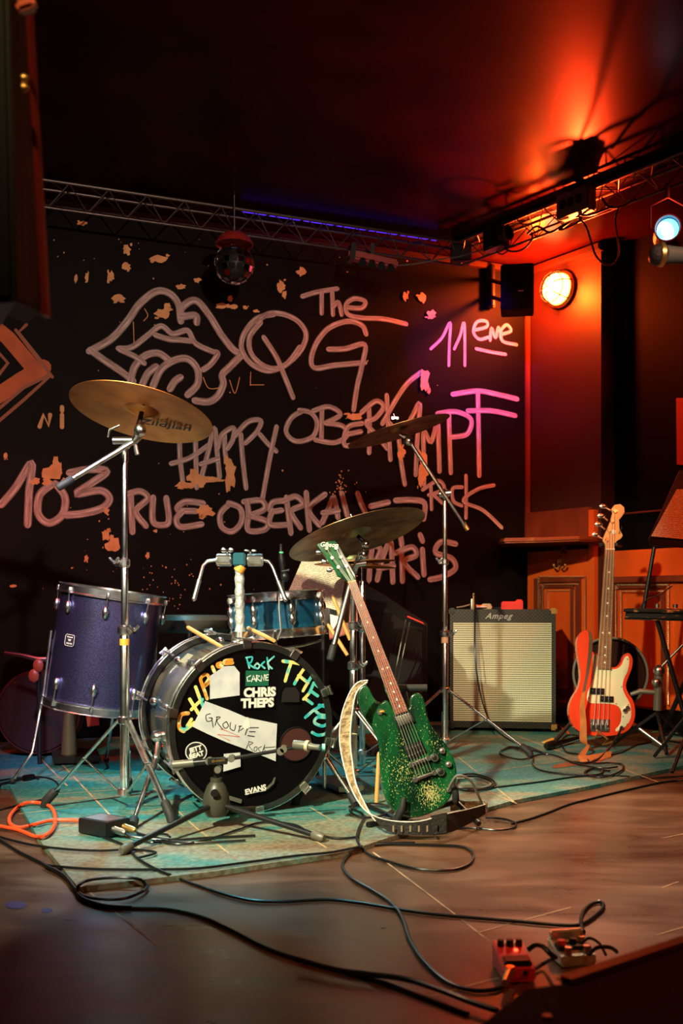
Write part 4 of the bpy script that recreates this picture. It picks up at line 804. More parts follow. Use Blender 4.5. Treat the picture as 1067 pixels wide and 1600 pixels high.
# spurs
for sx, pts in ((-1, [W(248, 1150, 3.55), W(244, 1185, 3.50), V((F(206, 1296).x, F(206, 1296).y, .012))]), (1, [KM @ V((.262, .10, -.09)), KM @ V((.30, .08, -.13)), V(((KM @ V((.37, -.02, 0))).x, (KM @ V((.37, -.02, 0))).y, .012))])):
    mb = MB(); mb.tube(pts, [.011, .010, .007], 10); s_ = mb.build('spur', 'chrome', kick)
    mb = MB(); mb.tube([pts[2] + (pts[1] - pts[2]).normalized() * .04, pts[2] + (pts[1] - pts[2]).normalized() * .03, pts[2]], [.010, .016, .018], 12); mb.build('rubber_foot', 'rubber', s_)
    mb = MB(); mb.ball(pts[0], .028, 12, (1, 1.2, .8)); mb.ball(pts[1], .015, 10); mb.build('spur_bracket', 'chrome', kick)
# head graphics
HN = KM.to_3x3() @ V((0, -1, 0)); PH = Plane(KM @ V((0, .004, 0)), HN)
hr = KM.to_3x3() @ V((1, 0, 0)); hu = KM.to_3x3() @ V((0, 0, 1))
HO = [0.0022]
def hstroke(name, label, k, strokes, w, m, n=4):
    mb = MB()
    for s in strokes: HO[0] += .00004; mb.stroke(Z(k, s), PH, w, HO[0], n, taper=.8)
    return mb.build(name, m, head, label=label, recalc=False, flat=True)
def hpoly(name, k, pts, m, label=None, sm=0):
    HO[0] += .0002; q = Z(k, pts); q = smooth(q, sm, True) if sm else q
    mb = MB(); mb.prism([PH.at(x, y, HO[0]) for x, y in q], HN * .0003); HO[0] += .0003; return mb.build(name, m, head, label=label, flat=True)
def htext(s, k, c, size, ang, m, bold=0, name='lettering', label=None, ext=.0004, shear=0.0, spacing=1.0):
    HO[0] += .0002; (x, y), = Z(k, [c]); a = math.radians(ang); r = hr * math.cos(a) + hu * math.sin(a); u = hu * math.cos(a) - hr * math.sin(a)
    return text_at(name, s, size, frame_mtx(PH.at(x, y, HO[0] + .0006), r, u), m, head, label, bold, ext, shear, spacing)
hstroke('hand_lettering', 'orange and yellow hand lettering CHRIS along the left rim', 'Q', [[(205, 322), (165, 330), (150, 375), (158, 415), (180, 428)]], 6.5, 'graf_orange')
hstroke('hand_lettering', 'teal second half of the letter C', 'Q', [[(162, 415), (190, 418), (222, 395), (240, 378)], [(200, 398), (225, 358)]], 5.5, 'graf_yellow')
hstroke('hand_lettering', 'letter H', 'Q', [[(215, 238), (240, 280), (268, 325)], [(250, 165), (272, 225), (295, 280)], [(225, 300), (265, 260), (290, 240)]], 5.5, 'graf_yellow')
hstroke('hand_lettering', 'letter R', 'Q', [[(288, 150), (305, 195), (318, 235)], [(288, 150), (280, 115), (310, 90), (330, 115), (300, 160), (335, 135)]], 5.5, 'graf_orange')
hstroke('hand_lettering', 'letters IS', 'Q', [[(350, 45), (362, 75)], [(400, 22), (380, 30), (385, 45), (408, 42)], [(465, 5), (425, 10), (425, 25), (470, 22)]], 5.5, 'graf_orange')
hstroke('hand_lettering', 'teal hand lettering ROCK at the top', 'K', [[(520, 190), (532, 235)], [(518, 190), (545, 188), (538, 212), (525, 214), (556, 236)], [(565, 215), (555, 228), (568, 238), (578, 225), (566, 214)], [(598, 208), (585, 222), (600, 236)], [(610, 190), (618, 240)], [(640, 185), (612, 214), (632, 238)]], 2.8, 'graf_teal')
hstroke('hand_lettering', 'yellow letter T', 'K', [[(680, 205), (720, 210), (765, 218)], [(716, 212), (702, 250), (690, 292)]], 5.5, 'graf_yellow', 2)
hstroke('hand_lettering', 'yellow letter H', 'K', [[(772, 238), (750, 270), (730, 305)], [(808, 268), (788, 300), (768, 335)], [(748, 268), (790, 300)]], 5.2, 'graf_yellow', 2)
hstroke('hand_lettering', 'teal-yellow letter E', 'K', [[(815, 300), (795, 345), (770, 372)], [(815, 300), (850, 330)], [(800, 335), (832, 358)], [(775, 368), (808, 392)]], 5.0, 'graf_yellow', 2)
hstroke('hand_lettering', 'teal letter P', 'K', [[(778, 452), (815, 420), (855, 398)], [(838, 398), (868, 408), (874, 440), (842, 440), (818, 418)]], 5.0, 'graf_teal')
hstroke('hand_lettering', 'teal letter S', 'K', [[(865, 452), (830, 452), (818, 475), (850, 490), (872, 485), (870, 520), (835, 530), (808, 518)]], 5.0, 'graf_teal')
hpoly('sticker', 'Q', [(335, 100), (420, 42), (480, 40), (512, 80), (512, 215), (335, 238)], 'paper', 'blank white torn paper sticker')
hpoly('sticker', 'Q', [(548, 68), (686, 68), (684, 158), (546, 160)], mat('green_sticker', (.01, .11, .06), .4), 'small dark green sticker reading CARNE')
hstroke('sticker_lettering', 'white word CARNE', 'Q', [[(577, 98), (556, 108), (560, 132), (575, 128)], [(583, 133), (594, 96), (608, 130)], [(586, 120), (605, 118)], [(614, 96), (612, 132)], [(612, 96), (632, 100), (614, 114), (636, 130)], [(640, 130), (642, 96), (656, 128), (660, 92)], [(683, 92), (668, 94), (668, 126), (682, 124)], [(668, 110), (680, 108)]], 1.7, 'white', 0)
htext('CHRIS', 'K', (578, 343), .041, 0, 'ink', .0045, 'letter_outline', 'dark outline of the printed words'); htext('THEPS', 'K', (568, 390), .041, 0, 'ink', .0045, 'letter_outline')  # dark outline printed around the letters
htext('CHRIS', 'K', (578, 343), .041, 0, 'white', .0022, 'sticker_lettering', 'printed white word CHRIS'); htext('THEPS', 'K', (568, 390), .041, 0, 'white', .0022, 'sticker_lettering', 'printed white word THEPS')
hpoly('sticker', 'K', [(338, 380), (440, 418), (520, 452), (654, 480), (650, 560), (648, 645), (560, 608), (430, 560), (350, 525), (282, 492)], 'paper', 'large crumpled white paper sign reading GROUPE ROCK')
hstroke('sign_lettering', 'black marker word GROUPE', 'Q', [[(338, 325), (312, 335), (318, 370), (345, 365), (348, 350), (330, 350)], [(345, 350), (355, 405)], [(378, 345), (366, 395)], [(372, 345), (398, 345), (376, 370), (412, 418)], [(432, 372), (412, 388), (425, 412), (445, 398), (434, 372)], [(458, 378), (455, 412), (480, 425), (488, 392)], [(515, 398), (505, 435)], [(508, 400), (545, 400), (515, 425)], [(560, 408), (625, 408)], [(570, 432), (605, 432)], [(560, 455), (600, 460)], [(560, 408), (545, 450)]], 1.5, 'ink', 3)
hstroke('sign_lettering', 'black marker word ROCK', 'Q', [[(570, 490), (550, 535)], [(565, 490), (592, 498), (568, 514), (590, 545)], [(600, 525), (598, 545), (612, 545), (615, 522), (600, 525)], [(642, 520), (622, 532), (635, 548)], [(662, 510), (648, 550)], [(725, 522), (690, 525), (655, 528), (672, 552)]], 1.0, 'ink', 3)
hstroke('sign_lettering', 'red marker zigzag', 'Q', [[(455, 485), (380, 448), (515, 462), (430, 425), (395, 415)]], 1.0, 'marker_red', 0)
hpoly('paper_scrap', 'Q', [(560, 342), (572, 380), (575, 405), (545, 420), (525, 400)], 'white', 'torn white scrap on the paper sign')
ring = [(253 + 68 * math.cos(a * PI / 18), 552 + 62 * math.sin(a * PI / 18)) for a in range(36)]
hpoly('sticker', 'Q', ring, 'ink', 'round black sticker reading JETT BEAT'); hstroke('sticker_ring', 'white ring', 'Q', [[(253 + 62 * math.cos(a * PI / 18), 552 + 57 * math.sin(a * PI / 18)) for a in range(37)]], 1.6, 'white', 0)
htext('JETT', 'Q', (250, 536), .021, 14, 'white', .0012, 'sticker_lettering'); htext('BEAT', 'Q', (255, 572), .021, 14, 'white', .0012, 'sticker_lettering')
htext('EVANS', 'K', (560, 770), .025, 10, 'white', .0012, 'sticker_lettering', 'white printed word EVANS')
hstroke('sticker_lettering', 'thin line below', 'K', [[(513, 790), (605, 772)]], .8, 'white', 0)
hpoly('sticker', 'K', [(420, 612), (492, 606), (494, 668), (418, 690)], 'paper', 'small white paper square')
hpoly('tape_piece', 'K', [(445, 795), (500, 812), (496, 830), (438, 812)], 'grey_metal', 'short piece of grey tape'); hpoly('tape_piece', 'K', [(648, 714), (640, 742), (612, 768), (606, 760), (630, 738), (640, 716)], 'steel', 'curved grey tape mark')
hpoly('logo_patch', 'K', [(690, 320), (735, 320), (752, 345), (752, 385), (672, 385), (676, 345)], 'ink')
# port hole as a flat disc, its inner shade put into the colour
hc = PH.at(462, 1162.5, .0035); fm = frame_mtx(hc, hr, hu)
mb = MB(); mb.lathe([(0, 0.0002), (.057, 0.0002)], 40, fm); mb.build('port_disc', mat('port_shade', (.055, .010, .008), .7), head, label='round dark disc standing in for the port hole')
mb = MB(); mb.tube([fm @ V((.058 * math.cos(a * PI / 20), .058 * math.sin(a * PI / 20), 0.001)) for a in range(40)], .0022, 6, closed=True); mb.build('port_ring', 'black_plastic', head)
# tom post and holder
t = kick
pb = W(375, 990, 3.66); pt = W(374, 884, 3.66)
mb = MB(); n = 16; mb.tube([pb.lerp(pt, i / n) for i in range(n + 1)], [.0165 + .002 * math.sin(i * 2.1) + (.004 if i < 1 else 0) for i in range(n + 1)], 16); mb.build('tom_post', 'tape_silver', kick, label='tom post wrapped in silver tape')
mb = MB(); mb.cyl(W(375, 993, 3.66) - V((0, 0, .02)), W(375, 992, 3.66) + V((0, 0, .012)), .032, .028, 20); mb.build('post_mount', 'chrome', kick)
mb = MB(); mb.cyl(W(372, 893, 3.655), W(378, 884, 3.655), .019, .018, 14); mb.build('post_tape', 'tape_orange', kick, label='orange tape at the top of the post')
for x0, x1 in ((338, 362), (386, 411)):
    mb = MB(); a = W(x0, 875, 3.66); b = W(x1, 875, 3.66); mb.tube([a, a + V((.003, 0, 0)), b - V((.003, 0, 0)), b], [.018, .023, .023, .018], 16); mb.box((a + b) / 2 + V((0, -.004, 0)), ((b - a).length * .8, .05, .02)); mb.build('tom_clamp', 'chrome', kick, bevel=.002)
mb = MB(); mb.box(W(374, 874, 3.66), (.042, .052, .046)); mb.build('clamp_block', mat('teal_clamp', (.02, .12, .16), .35, .5), kick, bevel=.004)
for x, k in ((355, 0), (391, 1)):
    mb = MB(); c = W(x, 862, 3.65); mb.cyl(W(x, 870, 3.65), c, .005)
    for s in (-1, 1): mb.ball(c + V((s * .013, 0, .006 if not k else .004)), .010, 8, (1.1, .4, .9 if not k else .45))
    mb.build('wing_nut', 'chrome', kick)
for q in ([W(340, 875, 3.66), W(324, 877, 3.65), W(317, 884, 3.64), W(303, 936, 3.60)], [W(410, 875, 3.66), W(420, 877, 3.65), W(426, 886, 3.64), W(446, 937, 3.60)]):
    mb = MB(); mb.tube(q, .0062, 10); rod = mb.build('tom_rod', 'chrome', kick); mb = MB(); mb.tube([q[2].lerp(q[3], .42), q[2].lerp(q[3], .44), q[3]], [.006, .0085, .0085], 10); mb.build('rod_sleeve', 'steel', rod)
    mb = MB(); mb.ball(q[3], .008, 8); mb.build('rod_tip', 'chrome', rod)
# sticks lying across the shell
for lab, a, b in (('pale drumstick lying on the left top of the bass drum', W(293, 980, 3.80), W(348, 1012, 3.415)), ('pale drumstick lying on the bass drum right of the taped post', W(387, 981, 3.80), W(428, 1001, 3.43))):
    t = thing('drumstick', lab, 'drumstick', tuple((a + b) / 2)); mb = MB(); mb.tube([a, a.lerp(b, .03), a.lerp(b, .7), b], [.005, .0078, .0078, .006], 10); mb.build('shaft', 'stick', t)

# ------------------------------------------------------------------ cymbal stands
def stand_base(name, label, x, y, feet, ztop, zhub, r, sections, cat='stand'):
    t = thing(name, label, cat, (x, y, 0)); tripod(t, x, y, feet, ztop, zhub, r)
    for z0, z1, rr, col in sections:
        pole(t, 'tube', x, y, z0, z1, rr)
        if col: clampc(t, x, y, z1, rr, 1 if col > 0 else -1)
    return t
x0, y0 = -.741, 3.5
st = stand_base('cymbal_stand', 'tall chrome boom cymbal stand at the left in front of the floor tom', x0, y0, [(F(74, 1262).x, F(74, 1262).y), (F(265, 1284).x, F(265, 1284).y), (x0 - .05, y0 + .30)], .306, .062, .0165,
    [(.045, W(0, 985, y0).z, .0160, 1), (W(0, 985, y0).z, W(0, 880, y0).z, .0125, -1), (W(0, 880, y0).z, W(0, 712, y0).z, .0095, 0)])
mb = MB(); z = W(0, 1003, y0).z; mb.cyl((x0, y0, z - .011), (x0, y0, z + .011), .0168, seg=16); mb.build('tape_band', 'tape_orange', st, label='yellow tape band')
tip = W(206, 690, y0); mb = MB(); mb.ball((x0, y0, W(0, 695, y0).z), .022, 14, (1, 1, .9)); mb.cyl((x0, y0, W(0, 722, y0).z), (x0, y0, W(0, 700, y0).z), .013); mb.cyl(V((x0 - .035, y0 - .02, tip.z)), V((x0 + .04, y0 - .02, tip.z)), .013); mb.build('tilter', 'chrome', st)
mb = MB(); mb.tube([V((x0 + .04, y0 - .03, tip.z)), V((x0 + .05, y0 - .035, tip.z - .05))], [.006, .008], 8); mb.tube([V((x0 - .05, y0 - .03, tip.z + .01)), V((x0 - .045, y0 - .03, tip.z + .035)), V((x0 - .01, y0 - .03, tip.z + .05))], .004, 8); mb.build('wing_screw', 'chrome', st)
boom(st, W(92, 761, 3.38), W(212, 688, 3.47), .0095)
cN = V((.17, .22, .96)).normalized(); cc = W(222, 642, 3.46)
mb = MB(); a = W(215, 684, 3.46); mb.tube([W(210, 690, 3.46), a, cc - cN * .045], [.012, .015, .010], 12); mb.ball(W(219, 672, 3.45), .021, 14, (1, 1, 1.15)); mb.build('cymbal_tilter', 'chrome', st)
mb = MB(); mb.tube([cc - cN * .05, cc - cN * .004], [.009, .008], 12); mb.build('sleeve', 'strap_brown', st)
cy, MT = cymbal('large golden cymbal at the left, seen from below with black script', cc, .243, cN, 'bronze', .034 * 1.6)
pl = Plane(cc - cN * .006, -cN); rt = (pl.at(320, 675) - pl.at(250, 664)).normalized(); p = pl.at(256, 664, .004)
text_at('lettering', 'Zildjian', .062, frame_mtx(p, rt, (-cN).cross(rt)), 'ink', [c for c in cy.children if c.name.startswith('plate')][0], 'black script lettering', .0007, .0005, .35)

x1, y1 = W(695, 0, 4.9).x, 4.9
fr_ = F(826, 1184); fl = F(585, 1172)
st2 = stand_base('cymbal_stand', 'chrome boom cymbal stand in front of the amplifier', x1, y1, [(fr_.x, fr_.y), (x1 - .34, y1 - .16), (x1 + .03, y1 + .36)], W(0, 1078, y1).z, .05, .0165,
    [(.03, W(0, 990, y1).z, .0160, 1), (W(0, 990, y1).z, W(0, 878, y1).z, .0125, -1), (W(0, 878, y1).z, W(0, 775, y1).z, .0105, 0)])
mb = MB(); z = W(0, 1000, y1).z; mb.cyl((x1, y1, z - .014), (x1, y1, z + .014), .0172, seg=16); mb.build('tape_band', mat('pale_tape', (.65, .40, .26), .5), st2)
mb = MB(); mb.ball(W(694, 772, 4.88), .026, 14); mb.cyl(W(686, 772, 4.86), W(704, 770, 4.86), .016); mb.build('tilter', 'chrome', st2)
boom(st2, W(731, 828, 4.86), W(640, 690, 4.80), .0088, tip=False)
mb = MB(); mb.tube([W(731, 828, 4.86), W(724, 817, 4.86)], .0115, 10); mb.build('end_cap', 'brass', st2)
cN = V((-.28, .0, .96)).normalized(); cc = W(622, 671, 4.78)
mb = MB(); mb.tube([W(641, 692, 4.80), W(636, 684, 4.79), cc - cN * .02], [.012, .014, .009], 12); mb.ball(W(638, 689, 4.78), .024, 14); mb.build('cymbal_tilter', 'chrome', st2)
cymbal('thin bronze cymbal on the boom stand in front of the amplifier, seen edge-on', cc, .247, cN, 'bronze_dark')

x2, y2 = W(552, 0, 3.85).x, 3.85
st3 = stand_base('cymbal_stand', 'chrome cymbal stand between the bass drum and the green guitar', x2, y2, [(x2 - .20, y2 - .26), (x2 + .24, y2 - .22), (x2, y2 + .30)], .30, .07, .0155,
    [(.05, W(0, 1040, y2).z, .0150, 1), (W(0, 1040, y2).z, W(0, 978, y2).z, .0125, 1), (W(0, 978, y2).z, W(0, 890, y2).z, .0105, -1)])
cN = V((-.28, .20, .94)).normalized(); cc = W(557, 833, 3.80)
mb = MB(); mb.tube([V((x2, y2, W(0, 895, y2).z)), W(560, 875, 3.82), W(570, 858, 3.80)], [.010, .013, .010], 10); mb.ball(W(567, 866, 3.79), .020, 12); mb.ball(W(571, 850, 3.79), .016, 12); mb.cyl(W(556, 882, 3.80), W(572, 880, 3.80), .010); mb.build('tilter', 'chrome', st3)
mb = MB(); mb.tube([W(571, 850, 3.80), cc - cN * .01], [.009, .007], 10); mb.build('sleeve', 'black_plastic', st3)
boom(st3, W(516, 1030, 3.66), W(549, 905, 3.78), .0105, 'steel')
cymbal('large dark golden cymbal in the centre, tilted up to the right', cc, .262, cN, 'bronze_dark', .052)
# hi-hat behind
hx, hy = W(566, 0, 4.3).x, 4.3; hh = thing('hihat_stand', 'hi-hat stand behind the green guitar neck', 'stand', (hx, hy, 0))
pole(hh, 'tube', hx, hy, .03, .80, .012); pole(hh, 'pull_rod', hx, hy, .80, 1.00, .004); clampc(hh, hx, hy, .60, .012)
tripod(hh, hx, hy, [(hx + .26, hy - .10), (hx - .25, hy - .12), (hx, hy + .27)], .30, .08, .012, w=.014)
for z, N, lab in ((W(0, 882, hy).z, (0.04, 0, 1), 'lower red-lit hi-hat cymbal behind the green headstock'), (W(0, 876, hy).z, (-.05, 0, 1), 'upper red-lit hi-hat cymbal behind the green headstock')):
    cymbal(lab, V((hx - .03, hy, z)), .172, N, 'bronze', .045, bow=.01)
mb = MB(); mb.cyl((hx - .03, hy, W(0, 872, hy).z), (hx - .03, hy, W(0, 862, hy).z), .012); mb.build('clutch', 'brass', hh)
pd = thing('bass_drum_pedal', 'chrome pedal hardware right of the bass drum rim', 'pedal', (W(530, 0, 3.9).x, 3.9, 0))
mb = MB(); mb.box((W(528, 0, 3.9).x, 3.9, .02), (.10, .26, .02), Matrix.Rotation(.4, 3, 'Z')); mb.build('base_plate', 'steel', pd, bevel=.003)
for s in (-1, 1): mb = MB(); mb.cyl((W(528, 0, 3.9).x + s * .05, 3.8, .02), (W(528, 0, 3.9).x + s * .05, 3.8, .22), .008); mb.build('upright', 'chrome', pd)
mb = MB(); mb.cyl((W(528, 0, 3.9).x - .06, 3.8, .22), (W(528, 0, 3.9).x + .07, 3.8, .22), .007); mb.build('axle', 'chrome', pd)

# drumsticks in a holder behind (orange, crossing)
for lab, a, b in (('orange drumstick leaning down behind the snare drum', W(512, 975, 3.98), W(543, 1024, 3.95)), ('orange drumstick leaning against the central stand', W(519, 930, 4.0), W(547, 1000, 3.98)), ('bright orange drumstick standing behind the strap of the green guitar', W(592, 1175, 3.62), W(588, 1255, 3.60))):
    t = thing('drumstick', lab, 'drumstick', tuple((a + b) / 2)); mb = MB(); mb.tube([a, a.lerp(b, .05), a.lerp(b, .8), b], [.004, .007, .008, .007], 10); mb.build('shaft', 'stick', t)

# ------------------------------------------------------------------ microphone at the bass drum
hx, hy = F(338, 1292).x, F(338, 1292).y
ms = thing('microphone_stand', 'short black boom stand with three spread legs in front of the bass drum', 'microphone stand', (hx, hy, 0))
MF = [F(192, 1336), F(503, 1316), V((hx + .03, hy + .26, 0))]
for f in MF:
    top = V((hx, hy, .075)); d = (V((f.x, f.y, .012)) - top).normalized(); e = V((f.x, f.y, .014))
    mb = MB(); mb.tube([top + d * .03, e], .0085, 10); lg = mb.build('leg', 'black_metal', ms); mb = MB(); mb.tube([e - d * .035, e - d * .03, e, e + d * .008], [.010, .0135, .014, .010], 12); mb.build('rubber_foot', 'grey_metal', lg)
MM = Matrix.Translation((hx, hy, 0)); mb = MB(); mb.lathe([(0, .035), (.030, .035), (.040, .05), (.043, .075), (.040, .10), (.030, .130), (.019, .142), (.019, .155), (0, .155)], 24, MM); mb.build('hub', mat('olive_grey_plastic', (.045, .044, .032), .4), ms)
mb = MB(); mb.tube([(hx + .0, hy - .04, .115), (hx, hy - .052, .115)], .012, 10); mb.build('hub_knob', 'black_plastic', ms)
zb_ = W(0, 1192, hy).z; pole(ms, 'column', hx, hy, .15, zb_ + .01, .0085, 'black_metal'); mb = MB(); mb.cyl((hx, hy, .03), (hx, hy, .06), .012); mb.build('column_end', 'brass', ms)
a = W(270, 1195, hy - .03); b = W(352, 1187, hy - .03); c = W(468, 1167, hy + .02)
mb = MB(); mb.tube([a, a.lerp(b, .40)], .0125, 14); mb.build('boom_grip', 'grey_metal', ms, label='grey rubber grip of the boom')
mb = MB(); mb.tube([a.lerp(b, .40), b], .0095, 12); mb.box(W(340, 1189, hy - .045), (.06, .02, .018)); bm = mb.build('boom_sleeve', 'black_metal', ms)
text_at('lettering', 'th·mann', .0125, frame_mtx(W(341, 1188.5, hy - .0565), (1, 0, .12), (-.12, 0, 1)), 'brass', ms, 'yellow printed lettering', .0003)
mb = MB(); mb.tube([b, c], .0058, 10); mb.build('boom_arm', 'black_metal', ms)
for x, y in ((340, 1203), (361, 1186), (326, 1190), (443, 1171), (438, 1175)):
    mb = MB(); p = W(x, y, hy - .05); mb.tube([p, p + V((0, .028, 0))], [.011, .0115], 12); mb.build('locking_knob', 'grey_metal', ms)
mic = thing('drum_microphone', 'small silver-grey microphone pointing into the bass drum port', 'microphone', tuple(W(475, 1166, 3.12)))
q = [W(458, 1163, 3.14), W(460, 1163, 3.14), W(478, 1165, 3.12), W(490, 1167, 3.11), W(500, 1168, 3.10)]
mb = MB(); mb.tube(q, [.010, .014, .014, .009, .009], 14); mb.build('body', 'grey_metal', mic); mb = MB(); mb.tube([q[2], q[2] + (q[3] - q[2]) * .4], .017, 14); mb.build('clip', mat('cream_clip', (.55, .48, .30), .4), mic)
mb = MB(); mb.tube([W(503, 1168, 3.10), W(508, 1168, 3.10)], .0115, 12); mb.build('plug', 'graf_teal', mic)
def pmap(k, pl, pts, off=0.0): return [pl.at(x, y, off) for x, y in Z(k, pts)]
def pform(name, k, pl, pts, off, th, m, parent, bev=0.0, sm=0, label=None, bseg=2):
    q = smooth(pts, sm, True) if sm else pts
    mb = MB(); mb.prism(pmap(k, pl, q, off), -pl.n * th, bev, bseg); return mb.build(name, m, parent, label=label)
def knob(name, k, pl, c, r, h, m, parent, off=0.0, label=None):
    p = pl.at(*Z(k, [c])[0], off); fm = Matrix.Translation(p) @ pl.n.to_track_quat('Z', 'Y').to_matrix().to_4x4()
    mb = MB(); mb.lathe([(0, 0), (r, 0), (r, h * .75), (r * .86, h), (0, h)], 18, fm); return mb.build(name, m, parent, label=label)
# ------------------------------------------------------------------ green electric guitar
PG = Plane(W(655, 1270, 3.28), (0, -1, .16)); GB = W(655, 1270, 3.28)
gt = thing('electric_guitar', 'worn green electric guitar leaning on a floor stand in front of the drum kit', 'guitar', (GB.x, GB.y, 0))
WEAR = (0.0, 0.0, 0.0)
M['green_worn'] = nodes_mat('scuffed_green_lacquer', _worn, 0.25, coat=1.0)
gbody = [(440, 935), (420, 905), (395, 875), (370, 888), (345, 878), (325, 850), (303, 808), (283, 800), (260, 820), (250, 855), (258, 900), (285, 960), (320, 1010), (345, 1055), (358, 1100), (362, 1150), (364, 1210), (368, 1270), (378, 1325), (395, 1380), (425, 1425), (470, 1455), (530, 1466), (600, 1450), (660, 1420), (705, 1380), (735, 1320), (748, 1255), (740, 1190), (715, 1130), (680, 1080), (640, 1030), (612, 985), (596, 940), (588, 890), (576, 855), (553, 840), (528, 846), (514, 868), (512, 895), (505, 918)]
pform('body', 'G', PG, gbody, 0, .042, 'green_worn', gt, .011, 3, bseg=4)
pform('neck_through', 'G', PG, [(432, 930), (380, 800), (396, 795), (505, 915), (560, 1080), (500, 1100)], .0015, .02, 'green', gt)
pform('neck', 'G', PG, [(203, 286), (243, 278), (505, 930), (440, 952)], .006, .020, 'maple', gt, .004)
fb = pform('fretboard', 'G', PG, [(203, 286), (243, 278), (503, 928), (442, 950)], .011, .005, 'rosewood_red', gt)
pform('nut', 'G', PG, [(202, 284), (242, 276), (244, 282), (204, 290)], .0135, .004, 'tape_orange', gt)
hs = pform('headstock', 'G', PG, [(204, 290), (188, 272), (150, 255), (138, 228), (98, 170), (47, 100), (68, 87), (85, 93), (100, 82), (140, 80), (155, 100), (190, 160), (225, 225), (240, 250), (243, 280)], .006, .016, 'green', gt, .002)
text_at('logo_lettering', 'Gibson', .021, frame_mtx(PG.at(*Z('G', [(108, 100)])[0], .0075), (1, 0, -.05), (.05, 0, 1)), 'pearl', hs, 'pale script logo', .0003, .0003, .3)
Lt, Lb, Rt, Rb = (203, 286), (442, 950), (243, 278), (503, 928)
def lp(a, b, t): return (a[0] + (b[0] - a[0]) * t, a[1] + (b[1] - a[1]) * t)
for n_ in range(1, 23):
    f = (1 - 2 ** (-n_ / 12)) / .7194 * .985
    a, b = PG.at(*Z('G', [lp(Lt, Lb, f)])[0], .0115), PG.at(*Z('G', [lp(Rt, Rb, f)])[0], .0115); mb = MB(); mb.cyl(a, b, .0011, seg=6); mb.build('fret', 'fret', fb)
    if n_ in (3, 5, 7, 9, 12, 15, 17, 19, 21):
        f0 = (1 - 2 ** (-(n_ - .5) / 12)) / .7194 * .985; L, R = lp(Lt, Lb, f0), lp(Rt, Rb, f0)
        for g in ((.25, .75) if n_ == 12 else (.5,)): knob('inlay', 'G', PG, lp(L, R, g), .0035, .0006, 'pearl', fb, .0112)
br = [(528 + i * 14, 1198 - i * 6) for i in range(6)]; tl = [(548 + i * 14.5, 1258 - i * 6) for i in range(6)]; po = [(155, 215), (125, 168), (98, 122), (145, 120), (168, 165), (195, 210)]
for i in range(6):
    nu = lp((208, 285), (238, 279), i / 5); mb = MB(); mb.tube([PG.at(*Z('G', [po[i]])[0], .014), PG.at(*Z('G', [nu])[0], .0155), PG.at(*Z('G', [br[i]])[0], .019), PG.at(*Z('G', [tl[i]])[0], .012)], .0009 if i > 2 else .0012, 5); mb.build('string', 'string', gt)
    knob('tuner_post', 'G', PG, po[i], .0065, .012, 'chrome', hs, .006)
for x, y in ((50, 138), (80, 185), (105, 228)):
    mb = MB(); a = PG.at(*Z('G', [(x + 28, y - 8)])[0], -.005); b = PG.at(*Z('G', [(x + 6, y)])[0], -.005); mb.cyl(a, b, .003); mb.ball(b, .010, 10, (1.1, .5, .8)); mb.build('tuner_key', 'chrome', hs)
def pickup(name, k, pl, quad, off, parent, rows):
    o = pform(name, k, pl, quad, off, .006, 'black_plastic', parent, .0015)
    a, b, c, d = quad
    for s, n, m in rows:
        for i in range(n):
            p, q = lp(a, b, (i + .7) / (n + .4)), lp(d, c, (i + .7) / (n + .4)); knob('pole_piece', k, pl, lp(p, q, s), .0032, .002, 'chrome', o, off)
    return o
pickup('pickup', 'G', PG, [(430, 958), (515, 930), (542, 985), (455, 1020)], .0065, gt, ((.25, 6, 0), (.75, 6, 0)))
pform('pickup_cover', 'G', PG, [(440, 962), (512, 938), (532, 978), (460, 1008)], .0085, .004, 'steel', gt, .001)
pickup('pickup', 'G', PG, [(484, 1108), (570, 1078), (597, 1135), (506, 1177)], .0065, gt, ((.25, 6, 0), (.75, 6, 0)))
pform('bridge', 'G', PG, [(512, 1192), (600, 1160), (608, 1176), (520, 1212)], .014, .010, 'chrome', gt, .002)
for x, y in ((520, 1200), (604, 1168)): knob('bridge_post', 'G', PG, (x, y), .009, .014, 'chrome', gt)
pform('tailpiece', 'G', PG, [(530, 1268), (632, 1232), (640, 1246), (540, 1284)], .014, .012, 'chrome', gt, .003)
for x, y in ((540, 1275), (634, 1240)): knob('tailpiece_post', 'G', PG, (x, y), .009, .015, 'chrome', gt)
for x, y, r, m in ((636, 1164, .0135, 'chrome'), (667, 1235, .0135, 'chrome'), (674, 1130, .010, 'grey_metal'), (706, 1198, .010, 'grey_metal')):
    kk = knob('control_knob', 'G', PG, (x, y), r, .013, m, gt, 0.0); knob('knob_cap', 'G', PG, (x, y), r * .6, .002, 'black_metal' if m == 'chrome' else 'steel', kk, .013)
sw = knob('pickup_switch', 'G', PG, (365, 935), .010, .006, 'chrome', gt); mb = MB(); a = PG.at(*Z('G', [(365, 935)])[0], .006); mb.tube([a, PG.at(*Z('G', [(382, 932)])[0], .018)], [.003, .004], 8); mb.build('switch_tip', 'tape_orange', sw)
knob('output_jack', 'G', PG, (706, 1325), .008, .008, 'steel', gt)
mb = MB(); a = PG.at(*Z('G', [(292, 800)])[0], -.02); mb.tube([a, PG.at(*Z('G', [(288, 785)])[0], -.02)], [.004, .007], 10); mb.build('strap_pin', 'brass', gt)
